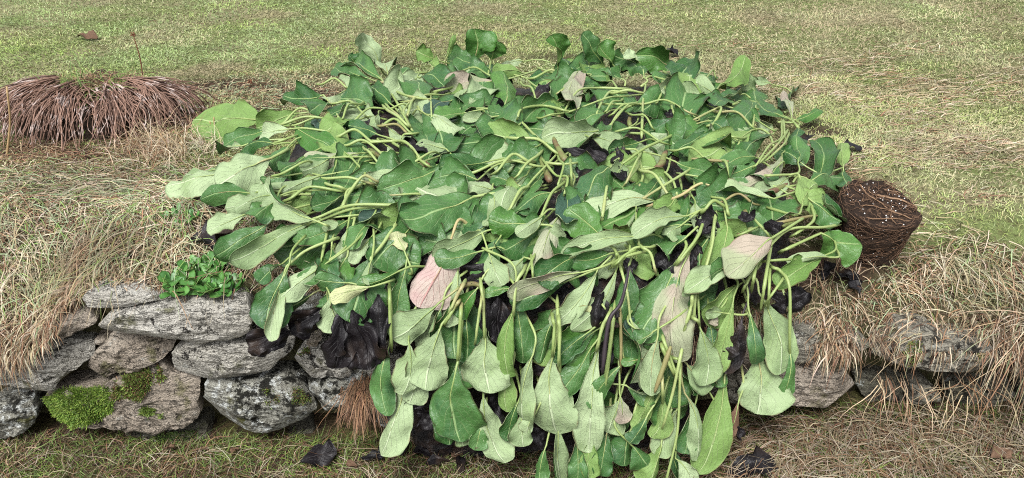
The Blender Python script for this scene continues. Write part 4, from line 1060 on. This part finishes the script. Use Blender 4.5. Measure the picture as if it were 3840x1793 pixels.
# tuft of dry stems standing at the left, and rusty needles at the foot of the wall
def tuft(u, v, n, spread, ln, el, wts, az0=None, azs=3.0, surf=T, z=None):
    p = hit(u, v) if z is None else z
    x = p[0] + RNG.normal(0, spread, n); y = p[1] + RNG.normal(0, spread, n)
    z0 = np.full(n, p[2]) if z is not None else surf(x, y)
    parts.append(strands(x, y, z0, (RNG.uniform(0, 6.28, n) if az0 is None else az0 + RNG.normal(0, azs, n)), RNG.uniform(el[0], el[1], n), RNG.uniform(ln[0], ln[1], n), RNG.uniform(.0015, .0026, n), pick(n, wts), nseg=5, drop=.3, wander=.2))
for uu, vv in ((60, 560), (200, 575), (330, 580), (470, 560), (600, 520), (700, 480), (740, 420), (100, 600), (20, 610)):
    tuft(uu, vv, 260, .07, (.04, .11), (0, .5), {'rust': 1, 'brown': 1.3, 'straw': .35})
for uu, vv in ((900, 330), (1010, 340), (1100, 360), (850, 380), (960, 400)):
    tuft(uu, vv, 350, .12, (.03, .07), (0, .35), {'rust': .6, 'brown': .7, 'grey': .9, 'straw': .5})
tuft(600, 590, 420, .07, (.05, .15), (.6, 1.4), {'straw': 1, 'pale': .4, 'rust': .5})
tuft(760, 560, 300, .06, (.05, .12), (.5, 1.3), {'pale': 1, 'straw': .6, 'grey': .4})
tuft(560, 380 + 180, 150, .05, (.06, .16), (.7, 1.4), {'straw': 1, 'rust': .5})
tuft(1360, 1500, 260, .02, (.06, .13), (-.6, .3), {'rust': 1, 'brown': .4}, 3.1, .35, z=wall_pt(1365, 1450, YW - .03))
tuft(1050, 960, 260, .035, (.06, .16), (0, .9), {'pale': 1, 'straw': 1, 'rust': .5})
tuft(2640, 1180, 140, .03, (.05, .12), (-.2, .5), {'rust': 1, 'straw': .5, 'brown': .3}, 3.2, .6)
tuft(3450, 1440, 50, .05, (.08, .15), (-.5, .6), {'straw': 1, 'rust': .6}, 3.4, .6, z=wall_pt(3560, 1400, YW + .02))
tuft(3300, 1400, 30, .03, (.08, .15), (-.4, .4), {'straw': 1, 'rust': .6}, 3.7, .5, z=wall_pt(3330, 1400, YW + .02))
V, F, c = join(parts)
o = big_mesh('withered_grass', V, F, M['blade'], c); tag(o, 'long straw coloured withered grass matted over the bank and wall', 'grass', kind='stuff')

# thin grass and straw on the ground at the foot of the wall
parts = []
n = 42000
x = RNG.uniform(-1.35, 1.45, n); y = RNG.uniform(1.15, YW + .03, n)
g = fbm(x * 3, y * 5, 51, 4)
cols = pick(n, {'green': .5 + 1.0 * smooth(.45, .6, g), 'moss': .25 + .9 * smooth(.48, .62, g), 'straw': .3 + 0 * x, 'rust': .6 + 0 * x, 'brown': 1.0 - .3 * smooth(.45, .6, g), 'pale': .12 + 0 * x, 'deep': .3 + 0 * x})
parts.append(strands(x, y, T_low(x, y) - .003, RNG.uniform(0, 6.28, n), RNG.uniform(.05, .8, n), RNG.uniform(.015, .05, n), RNG.uniform(.0012, .0024, n), cols * (.32 + .75 * fbm(x * 8, y * 10, 95, 3))[:, None], nseg=2, drop=.5, surf=T_low))
n = 3000
x = RNG.uniform(-1.35, 1.45, n); y = RNG.uniform(1.15, YW, n)
cols = pick(n, {'straw': 1, 'pale': .5, 'rust': .8, 'green': .3, 'brown': .4})
parts.append(strands(x, y, T_low(x, y) + .004, RNG.uniform(0, 6.28, n), RNG.uniform(0, .5, n), RNG.uniform(.06, .16, n), RNG.uniform(.0013, .0024, n), cols * (.32 + .75 * fbm(x * 8, y * 10, 95, 3))[:, None], nseg=5, drop=.35, wander=.3, gap=.008, surf=T_low))
n = 2400
x = .45 + np.abs(RNG.normal(.45, .35, n)); y = RNG.uniform(1.35, YW, n)
cols = pick(n, {'straw': 1.2, 'pale': .8, 'rust': .8})
parts.append(strands(x, y, T_low(x, y) + .004, RNG.normal(3.6, .9, n), RNG.uniform(.1, .7, n), RNG.uniform(.06, .16, n), RNG.uniform(.0014, .0026, n), cols * (.32 + .75 * fbm(x * 8, y * 10, 95, 3))[:, None], nseg=5, drop=.35, wander=.25, gap=.008, surf=T_low))
V, F, c = join(parts)
o = big_mesh('foot_grass', V, F, M['blade'], c); tag(o, 'thin green and brown grass on the ground below the stone wall', 'grass', kind='stuff')

# moss cushions on the stones
def moss(poly, crop, n, cols, yo=0, ln=(.006, .016), idx=0):
    P = np.array([src(crop, p) for p in poly])
    us = RNG.uniform(P[:, 0].min(), P[:, 0].max(), n * 3); vs = RNG.uniform(P[:, 1].min(), P[:, 1].max(), n * 3)
    cx, cy = P.mean(0)
    inside = np.zeros(len(us), bool); j = len(P) - 1
    for i in range(len(P)):
        (xi, yi), (xj, yj) = P[i], P[j]
        inside ^= ((yi > vs) != (yj > vs)) & (us < (xj - xi) * (vs - yi) / (yj - yi + 1e-9) + xi); j = i
    fade = np.min([np.hypot(us - q[0], vs - q[1]) for q in P], axis=0)
    inside &= RNG.random(len(us)) < smooth(.36, .5, fbm(us / 45, vs / 45, 33, 3) + .25 * smooth(0, 60, fade) - .02)
    us, vs = us[inside][:n], vs[inside][:n]
    st_ = wall.children[idx]
    me = st_.data
    from mathutils.bvhtree import BVHTree
    bv = BVHTree.FromPolygons([v.co for v in me.vertices], [tuple(p.vertices) for p in me.polygons])
    pts, nrm = [], []
    for u, v in zip(us, vs):
        h_ = bv.ray_cast(Vector((0, 0, CAM_Z)), Vector(ray(u, v)))
        if h_[0] is None: continue
        pts.append(h_[0]); nn = h_[1]
        if nn.dot(Vector(ray(u, v))) > 0: nn = -nn
        nrm.append(nn)
    pts = np.array(pts); nrm = np.array(nrm); n = len(pts)
    d = nrm + RNG.normal(0, .5, (n, 3)); d[:, 2] += .2
    d /= np.linalg.norm(d, axis=1, keepdims=True)
    l_ = RNG.uniform(ln[0], ln[1], n)[:, None] * (.5 + fbm(pts[:, 0] * 40, pts[:, 2] * 40, 13, 2))[:, None]
    s_ = np.cross(d, RNG.normal(0, 1, (n, 3))); s_ /= np.linalg.norm(s_, axis=1, keepdims=True)
    wv = s_ * .0014
    b0 = pts - nrm * .002
    V = np.stack([b0 - wv, b0 + wv, b0 + d * l_ + wv * .4, b0 + d * l_ - wv * .4], 1).reshape(-1, 3)
    F = np.arange(4 * n).reshape(-1, 4)
    c = np.repeat(pick(n, cols) * (.6 + .8 * fbm(pts[:, 0] * 18, pts[:, 2] * 18, 3, 3))[:, None], 4, axis=0)
    o = big_mesh('moss', V, F, M['blade'], c, st_)
    o['kind'] = 'stuff'
moss([(180,900),(200,840),(290,800),(420,795),(500,790),(515,840),(510,900),(440,950),(340,975),(250,970),(195,940)], A_, 9000, {'bright': 1, 'moss': 1.3, 'green': .4}, idx=6)
moss([(500,790),(540,750),(720,690),(770,740),(690,780),(640,850),(560,840),(510,850)], A_, 4200, {'moss': .8, 'rust': .6, 'green': .7, 'brown': .3}, idx=6)
moss([(640,880),(720,890),(740,930),(640,940)], A_, 500, {'moss': 1, 'green': 1}, idx=6)
moss([(1180,800),(1240,800),(1290,870),(1240,890),(1190,850)], A_, 900, {'moss': .5, 'green': .7, 'rust': .5, 'brown': .4}, ln=(.004, .009), idx=7)
moss([(1300,770),(1370,800),(1420,860),(1340,880),(1310,830)], A_, 1000, {'moss': .5, 'green': .7, 'rust': .5, 'brown': .4}, ln=(.004, .009), idx=7)
moss([(1350,640),(1400,610),(1450,605),(1440,650),(1380,655)], A_, 700, {'moss': .5, 'green': .5, 'rust': .8}, ln=(.004, .009), idx=8)
moss([(700,1000),(860,990),(930,975),(930,1030),(850,1060),(720,1060)], A_, 1800, {'green': .8, 'deep': 1, 'brown': .5}, ln=(.004, .01), idx=13)
moss([(980,690),(1000,640),(1050,640),(1050,720),(1010,740)], J_, 900, {'moss': .8, 'green': .5, 'rust': .5}, ln=(.004, .009), idx=len(ST) + 2)
moss([(1260,690),(1330,690),(1320,730),(1270,740)], J_, 500, {'moss': .8, 'green': .5, 'rust': .3}, ln=(.004, .009), idx=len(ST) + 2)

# ------------------------------------------------------------------ withered clump at the left
cl = random.Random(77)
cp = hit(285, 528)
CC = np.array([cp[0], cp[1] + .20, float(T_up(cp[0], cp[1] + .2))])
clump = empty('withered_clump', CC)
tag(clump, 'domed clump of dead drooping reddish brown stems on the lawn edge', 'plant')
t = NT('dead_stem'); 
c = t.mix(t.rnd(), (.05, .025, .018), (.25, .15, .11))
c = t.mix(t.ss(t.noise(22, 3, .6, t.coords('Object')), .54, .66), c, (.40, .32, .29))
c = t.mix(t.ss(t.noise(40, 3, .6, t.coords('Object')), .60, .7), c, (.10, .06, .045))
t.base(c, .6, .3); M['stem'] = t.m
RX, RY, RZ = .365, .25, .142
def dome(th, ph, k=1.0):        # th from the top, ph round; a flattish, lumpy hummock
    sx = math.sin(min(th, 1.57)) ** .8
    lump = 1 + .16 * mn.noise(Vector((math.cos(ph) * 1.6, math.sin(ph) * 1.6, 3.1)))
    top = 1 + .22 * mn.noise(Vector((math.cos(ph) * sx * 2.2, math.sin(ph) * sx * 2.2, 8)))
    return Vector((CC[0] + RX * k * lump * sx * math.cos(ph), CC[1] + RY * k * lump * sx * math.sin(ph), CC[2] - .02 + (RZ * top + .02) * k * max(math.cos(th), -.05) ** 1.0 if th < 1.57 else CC[2] - .02))
V, F = [], []
for i in range(25):
    for j in range(48):
        q = dome(i / 24 * 1.62, j / 48 * 2 * math.pi, .82)
        V.append(q + mn.noise_vector(q * 25) * .015)
for i in range(24):
    for j in range(48):
        a, b = i * 48 + j, i * 48 + (j + 1) % 48
        F.append((a, b, b + 48, a + 48))
mesh_obj('crown_mound', V, F, M['earth'], clump)
def stem_path(front=True):
    ph = cl.uniform(math.pi * .97, math.pi * 2.03) if cl.random() < .88 else cl.uniform(0, 2 * math.pi)
    ph += .25 * math.sin(ph * 9)                    # gathered into hanks
    e = dome(1.55, ph + cl.gauss(0, .24), cl.uniform(.88, 1.2))
    u = cl.uniform(.25, .75)
    s0 = dome(u, ph + cl.gauss(0, .10), 1.0); s0.y = CC[1] + (s0.y - CC[1]) * .6
    z0 = s0.z + cl.uniform(-.01, .02)
    f_end = cl.uniform(.6, 1.12); bow = cl.uniform(1.5, 3.2); n = 8
    sx_, sy_ = cl.gauss(0, .022), cl.gauss(0, .015)
    out = []
    for i in range(n):
        f = i / (n - 1) * f_end
        p = s0.lerp(e, min(f, 1.12) ** .75)
        p.z = CC[2] + .004 + (z0 - CC[2]) * max(0, 1 - f ** bow)
        out.append(p + Vector((sx_ * math.sin(3 * f) + cl.gauss(0, .0025), sy_ * f + cl.gauss(0, .0025), 0)))
    return out
for i in range(280):
    r_ = cl.uniform(.0013, .0034)
    V, F = tube(spline(stem_path(), 12), [r_ * (1 - .35 * k / 11) for k in range(12)], 5)
    mesh_obj('stem', V, F, M['stem'], clump)
VV, FF, b = [], [], 0
for i in range(300):
    r_ = cl.uniform(.0012, .0026)
    V, F = tube(spline(stem_path(), 9), [r_ * (1 - .35 * k / 8) for k in range(9)], 4, False)
    FF += [tuple(a + b for a in f) for f in F]; VV += V; b += len(V)
o = mesh_obj('thin_stems', VV, FF, M['stem'], clump); o['kind'] = 'stuff'
# fallen stems and green moss on its top
parts = []
n = 2600
ph = RNG.uniform(0, 6.28, n); th = np.abs(RNG.normal(0, .42, n))
x = CC[0] + RX * np.sin(th) * np.cos(ph); y = CC[1] + RY * np.sin(th) * np.sin(ph); z = CC[2] + RZ * np.cos(th) * .97
g = vnoise(x * 14, y * 14, 4)
parts.append(strands(x, y, z, RNG.uniform(0, 6.28, n), RNG.uniform(-.1, 1, n), RNG.uniform(.02, .06, n), RNG.uniform(.0015, .003, n), pick(n, {'green': .9 * smooth(.4, .6, g), 'bright': .35 * smooth(.4, .6, g), 'brown': .6 + 0 * x, 'rust': .4 + 0 * x, 'straw': .25 + 0 * x}), nseg=3, clamp=False))
n = 40
x = CC[0] + RNG.normal(-.02, .06, n); y = CC[1] + RNG.normal(0, .04, n)
parts.append(strands(x, y, np.full(n, CC[2] + RZ * .95), RNG.uniform(0, 6.28, n), RNG.uniform(.4, 1.3, n), RNG.uniform(.05, .13, n), np.full(n, .003), pick(n, {'deep': 1, 'green': 1}), nseg=4, drop=.25, clamp=False))
V, F, c = join(parts)
o = big_mesh('moss', V, F, M['blade'], c, clump); o['kind'] = 'stuff'

# ------------------------------------------------------------------ turned-out root ball
rp = hit(3262, 968)
RB = np.array([rp[0], rp[1] + .06, float(T_up(rp[0], rp[1] + .06)) - .012])
ball = empty('root_ball', RB)
tag(ball, 'round pot-shaped ball of brown roots and soil standing on the grass', 'root ball')
t = NT('potting_soil')
mp = t.n('Mapping'); mp.inputs['Scale'].default_value = (1, 1, 5); t.l(t.coords('Object'), mp.inputs[0])
c = t.mix(t.noise(60, 5, .7, t.coords('Object')), (.012, .008, .006), (.055, .033, .022)); c = t.mix(t.ss(t.noise(45, 4, .7, mp.outputs[0], 1.2), .5, .66), c, (.13, .078, .048)); t.base(c, .9, .2); t.bump(t.noise(90, 5, .75, t.coords('Object')), 1, .02); M['potsoil'] = t.m
t = NT('fibrous_root'); t.base(t.mix(t.rnd(), (.15, .088, .05), (.26, .165, .10)), .7, .2); M['root'] = t.m
t = NT('fine_root'); t.base(t.mix(t.noise(40, 3, .6, t.coords('Object')), (.07, .04, .025), (.20, .12, .075)), .75, .2); M['fineroot'] = t.m
t = NT('perlite'); t.base((.72, .71, .68), .8, .2); M['perlite'] = t.m
BR, BH = .099, .13
def ball_pt(a, h, k=1.0):
    r_ = BR * (.97 + .03 * h) * k
    return Vector((RB[0] + r_ * math.cos(a), RB[1] + r_ * math.sin(a), RB[2] + BH * h))
V, F = [], []
NA = 64
rings = [(h / 12, 1.0) for h in range(12)] + [(.985, .985), (1.0, .93), (1.0, .8), (.99, .62), (.985, .42), (.985, .2)]
for h, k in rings:
    for j in range(NA):
        q = ball_pt(2 * math.pi * j / NA, h, k)
        V.append(q + mn.noise_vector(q * 16) * .009 + mn.noise_vector(q * 40) * .006 + mn.noise_vector(q * 95) * .003)
for i in range(len(rings) - 1):
    for j in range(NA):
        a, b = i * NA + j, i * NA + (j + 1) % NA
        F.append((a, b, b + NA, a + NA))
V.append(Vector((RB[0], RB[1], RB[2] + BH * .985))); F += [((len(rings) - 1) * NA + j, (len(rings) - 1) * NA + (j + 1) % NA, len(V) - 1) for j in range(NA)]
mesh_obj('soil', V, F, M['potsoil'], ball)
br = random.Random(3)
def top_pt(x, y, dz=.004): return Vector((RB[0] + x * BR, RB[1] + y * BR, RB[2] + BH + dz))
for path, r_ in [([(-.35,.85),(-.25,.4),(0,.05),(.2,-.25)], .0028), ([(.05,.35),(.45,.25),(.8,.08),(.98,-.1)], .0042), ([(.1,-.25),(.45,-.45),(.72,-.66)], .0034), ([(-.75,-.3),(-.4,-.1),(0,-.2),(.3,-.3)], .002), ([(.1,.8),(.4,.6),(.75,.45)], .0018), ([(-.6,-.6),(-.2,-.68),(.2,-.62),(.7,-.7)], .0022), ([(-.8,.2),(-.5,.35),(-.45,.05)], .0016), ([(.2,-.3),(.1,-.6),(.15,-.85)], .0018), ([(-.1,.7),(-.15,.45),(.15,.3)], .0016), ([(.55,.8),(.6,.45),(.85,.3)], .0016)]:
    r_ *= .75
    P = spline([top_pt(a * .95, b_ * .95, .0 + .003 * br.random()) for a, b_ in path], 14)
    P = [p + mn.noise_vector(p * 60) * .003 for p in P]
    V, F = tube(P, [r_ * (1 - .4 * i / 13) for i in range(14)], 6)
    mesh_obj('root', V, F, M['root'], ball)
VV, FF, b = [], [], 0
for i in range(300):
    a0 = br.uniform(0, 6.28); h0 = br.uniform(.0, 1.0); da = br.uniform(.1, .9) * br.choice((-1, 1)); dh = br.gauss(0, .28)
    P = [ball_pt(a0 + da * k / 9, min(1.0, max(0, h0 + dh * k / 9 + br.gauss(0, .02))), 1.01 + .02 * br.random()) for k in range(10)]
    V, F = tube(P, br.uniform(.0003, .0007), 3, False)
    FF += [tuple(x_ + b for x_ in f) for f in F]; VV += V; b += len(V)
for i in range(95):
    a0 = br.uniform(0, 6.28); rr = .95 if i < 16 else br.uniform(.0, .98) ** .5
    P = []
    x_, y_ = rr * math.cos(a0), rr * math.sin(a0); d = br.uniform(0, 6.28) if rr < .8 else a0 + 1.57
    for k in range(8):
        P.append(top_pt(x_, y_, .003 + .006 * br.random())); d += br.gauss(0, .6); x_ += .05 * math.cos(d); y_ += .05 * math.sin(d)
        q = math.hypot(x_, y_)
        if q > 1: x_ /= q; y_ /= q
    V, F = tube(P, br.uniform(.0005, .0011), 3, False)
    FF += [tuple(x2 + b for x2 in f) for f in F]; VV += V; b += len(V)
o = mesh_obj('fine_roots', VV, FF, M['fineroot'], ball); o['kind'] = 'stuff'
VV, FF, b = [], [], 0
for i in range(150):
    if i < 60: a0 = br.uniform(0, 6.28); rr = br.random() ** .5 * .92; c = top_pt(rr * math.cos(a0), rr * math.sin(a0), .001)
    elif i < 125: c = ball_pt(br.uniform(3.14, 6.28), br.uniform(.02, .98), 1.01)
    else:
        a0 = br.uniform(4.0, 6.1); k = br.uniform(1.0, 1.25); x_, y_ = RB[0] + BR * k * math.cos(a0), RB[1] + BR * k * math.sin(a0); c = Vector((x_, y_, float(T_up(x_, y_)) + .01))
    s = br.uniform(.0010, .0026) * (1 if i < 60 else .6)
    vs = [Vector(q) * s + mn.noise_vector(c * 300 + Vector(q)) * s * .4 + c for q in ((1,0,0),(-1,0,0),(0,1,0),(0,-1,0),(0,0,1),(0,0,-1))]
    FF += [tuple(x2 + b for x2 in f) for f in ((0,2,4),(2,1,4),(1,3,4),(3,0,4),(2,0,5),(1,2,5),(3,1,5),(0,3,5))]; VV += vs; b += 6
o = mesh_obj('perlite_grains', VV, FF, M['perlite'], ball); o['kind'] = 'stuff'
ball.rotation_euler = (R(15), R(2), 0)
ball.location.z += .012

# ------------------------------------------------------------------ small plants
t = NT('rosette_leaf'); c = t.mix(t.rnd(), (.03, .11, .018), (.085, .21, .045)); t.base(c, .42, .45); t.bump(t.noise(80, 2, .5, t.coords('Object')), .3, .004); M['ros'] = t.m
M['rosu'] = M['u']
def small_leaf(parent, p, d, n_, ln, hw, seed, mat):   # spoon-shaped
    d = np.array(d) / np.linalg.norm(d)
    me = leaf_mesh('leaf', p, p + d * ln, n_, hw, .08, -.3, -.3, .05, seed, True, [M[mat], M['g']], ns=9, nt=6, jag=.06, shape=1.7, crumple=.003)
    return link('leaf', me, parent)
def rosette_plant(name, label, spots, mat='ros'):
    rs = random.Random(len(label))
    c0 = hit(*spots[0][:2])
    root = empty(name, c0)
    tag(root, label, 'plant')
    k = 0
    for (u, v, n_, ln) in spots:
        p0 = hit(u, v)
        p0[2] = max(p0[2], float(edge_z(p0[0])) - .01); 
        for j in range(n_):
            a = j / n_ * 6.28 + rs.uniform(-.3, .3)
            e = rs.uniform(.25, 1.1)
            d = np.array([math.cos(a) * math.cos(e), math.sin(a) * math.cos(e) - .12, math.sin(e)])
            nn = np.array([-math.cos(a) * math.sin(e), -math.sin(a) * math.sin(e) - .35, math.cos(e)])
            small_leaf(root, p0 + np.array([rs.gauss(0, .005), rs.gauss(0, .005), .004]), d, nn, ln * rs.uniform(.45, .95), ln * rs.uniform(.14, .22), k, mat); k += 1
    return root
rosette_plant('rosette_plant', 'green spoon-leaved rosette plant growing on top of the pale slab', [(660,1098,11,.05),(705,1080,10,.05),(755,1110,10,.05),(815,1092,10,.05),(870,1098,9,.045),(800,1045,10,.05),(740,1008,9,.045),(690,1040,9,.045),(650,1075,11,.055),(690,1110,10,.05),(740,1085,11,.06),(790,1105,10,.055),(840,1080,10,.05),(780,1030,10,.055),(720,1035,9,.05),(835,1020,10,.05),(800,990,8,.045),(860,990,7,.045),(890,1070,7,.04),(680,1070,8,.05),(820,1060,8,.05)])
rosette_plant('leafy_weed', 'small green weed among dry grass beside the black rotten leaf', [(640,830,7,.042),(700,845,7,.04),(740,825,6,.036),(670,815,5,.036)])
rosette_plant('small_weed', 'tiny pair of green leaves in dry straw above the wall', [(480,985,3,.035),(430,965,2,.03)])

# ------------------------------------------------------------------ stalks, seed heads, fallen leaves
t = NT('dry_cane'); t.base(t.mix(t.noise(30, 3, .6, t.coords('Object')), (.42, .30, .15), (.24, .15, .08)), .6, .3); M['cane'] = t.m
t = NT('seed_head_brown'); t.base(t.mix(t.noise(60, 3, .6, t.coords('Object')), (.22, .10, .05), (.10, .045, .03)), .7, .2); M['seed'] = t.m
c1 = (0, 0, 1.337)
def standing(name, label, crop, bottom, top, r_, mat, cat, head=None, group=None, bend=.01):
    pb = hit(*src(crop, bottom)); d = ray(*src(crop, top))
    yb = pb[1]
    pt = np.array([0, 0, CAM_Z]) + d * ((yb - .01) / d[1])
    m_ = (pb + pt) / 2 + np.array([bend, 0, 0])
    root = empty(name, pb); tag(root, label, cat, group)
    P = spline([pb - np.array([0, 0, .03]), pb, m_, pt], 12)
    V, F = tube(P, [r_ * (1 - .35 * i / 11) for i in range(12)], 6)
    mesh_obj('stalk', V, F, M[mat], root)
    if head:
        rs = random.Random(4); VV, FF, b = [], [], 0
        for i in range(head[0]):
            a = rs.uniform(0, 6.28); e = rs.uniform(-.4, 1.5)
            d2 = Vector((math.cos(a) * math.cos(e), math.sin(a) * math.cos(e), math.sin(e)))
            p0 = Vector(pt); p1 = p0 + d2 * head[1] * rs.uniform(.6, 1)
            V, F = tube([p0, p0.lerp(p1, .5), p0.lerp(p1, .8), p1], [.0008, .001, .0032, .0012], 5)
            FF += [tuple(x_ + b for x_ in f) for f in F]; VV += V; b += len(V)
        mesh_obj('seed_head', VV, FF, M['seed'], root)
    return root
standing('seed_stalk', 'tall thin brown stalk with pale seed head rising from dead clump', c1, (718, 440), (668, 175), .003, 'seed', 'stalk', (14, .014))
standing('seed_stalk', 'short dark stalk with star-shaped seed head near flattened lawn', c1, (1235, 440), (1255, 412), .0016, 'seed', 'stalk', (16, .016))
standing('cane', 'pale upright cane at the photo edge beside dead stem clump', c1, (36, 780), (34, 435), .0045, 'cane', 'cane')
DS = ['leaning brown dry stalk nearest the dead clump, leftmost of the stalk group', 'short upright brown dry stalk, second from the dead clump',
      'thin dry stalk leaning far left, crossing in front of the straw tuft', 'thick pale hollow stalk leaning right beside the leftmost big leaf', 'pale broken stalk just behind the thick hollow stalk',
      'thin upright dry stalk behind the straw, at the right edge of the dead clump', 'very thin brown dry stalk in the middle of the stalk group']
for i, (b_, t_, r_) in enumerate([((845, 797), (802, 668), .0024), ((908, 795), (900, 715), .0026), ((945, 780), (868, 650), .0018), ((1045, 700), (1072, 588), .0034), ((1040, 690), (1052, 610), .003), ((985, 645), (985, 562), .002), ((935, 800), (905, 690), .0016)]):
    standing('dry_stalk', DS[i], c1, b_, t_, r_, 'cane', 'stalk', None, 'dry stalks standing beside the dead clump')
def fallen(name, label, u, v, ln, wd, ang, mat, seed, cat='leaf', group=None, low=False, curl=.8):
    p = hit(u, v); g = T_low if p[1] < YW else T_up
    d = np.array([math.cos(ang), math.sin(ang), 0])
    a = p - d * ln / 2; b = p + d * ln / 2
    a[2] = float(g(a[0], a[1])) + .018; b[2] = float(g(b[0], b[1])) + .018
    me = leaf_mesh(name, a, b, np.array([0, -.15, 1]), wd / 2, .06, curl * .6, curl, .35, seed, True, [M[mat], M[mat]], ns=14, nt=10, ragged=.4, jag=.1)
    for vt in me.vertices: vt.co += mn.noise_vector(vt.co * 40) * .006
    o = link(name, me); tag(o, label, cat, group)
    return o
fallen('fallen_leaf', 'curled brown leaf lying on the lawn behind the dead clump', 330, 152, .11, .06, -.3, 'b', 1)
fallen('fallen_leaf', 'brown and black leaf on the ground in the lower right corner', 3738, 1730, .06, .05, .4, 'b', 2)
fallen('rotten_leaf', 'crumpled black leaf below the hanging leaves at the frame bottom', 2810, 1775, .13, .08, .1, 'k', 3)
fallen('rotten_leaf', 'flat dark grey leaf on the ground below the left wall', 1195, 1738, .09, .07, .3, 'k', 4, curl=.2)
fallen('rotten_leaf', 'shiny black leaf on dry grass above the rosette plant', 790, 905, .11, .10, .2, 'k', 5, curl=.3)
fallen('rotten_leaf', 'crumpled black leaf under the leftmost pale drooping leaves', 835, 775, .10, .07, 1.2, 'k', 6)
for i, (u, v) in enumerate([(2620, 1090), (2560, 1130), (2590, 1050)]):
    fallen('rotten_leaf', 'black leaf scrap on the right bank against the big plant, ' + ('rightmost', 'lowest', 'middle')[i] + ' of three', u, v, .09, .07, i * 1.1, 'k', 10 + i, group='black scraps piled on the right bank')
for i, (u, v) in enumerate([(3170, 1065), (3100, 1040), (3200, 1090)]):
    fallen('rotten_leaf', 'small black leaf scrap on straw before the root ball, ' + ('middle', 'left', 'right')[i] + ' of three', u, v, .06, .04, i * .9, 'k', 20 + i, group='black scraps before the root ball')
for i, (u, v) in enumerate([(1400, 1735), (1440, 1708), (1510, 1700), (1590, 1715), (1645, 1748), (1685, 1702), (1730, 1755), (1775, 1700)]):
    fallen('rotten_leaf', 'small black leaf scrap on the ground below the hanging leaves, ' + ('first', 'second', 'third', 'fourth', 'fifth', 'sixth', 'seventh', 'eighth')[i] + ' from the left', u, v, .06, .03, i * .8, 'k', 30 + i, group='black scraps at the wall foot')
for i, (u, v) in enumerate([(640, 1700), (880, 1712), (1325, 1760), (1712, 1728)]):
    fallen('leaf_scrap', 'small rusty leaf scrap on the ground below the wall, ' + ('first', 'second', 'third', 'fourth')[i] + ' from the left', u, v, .03, .02, i * 1.3, 'b', 50 + i, group='rusty scraps at the wall foot')
fallen('rotten_leaf', 'black leaf on the lawn just behind the big plant', 2512, 215, .08, .06, .3, 'k', 60)
fallen('rotten_leaf', 'flattened black leaf behind the root ball', 3170, 575, .10, .05, .1, 'k', 61, curl=.2)
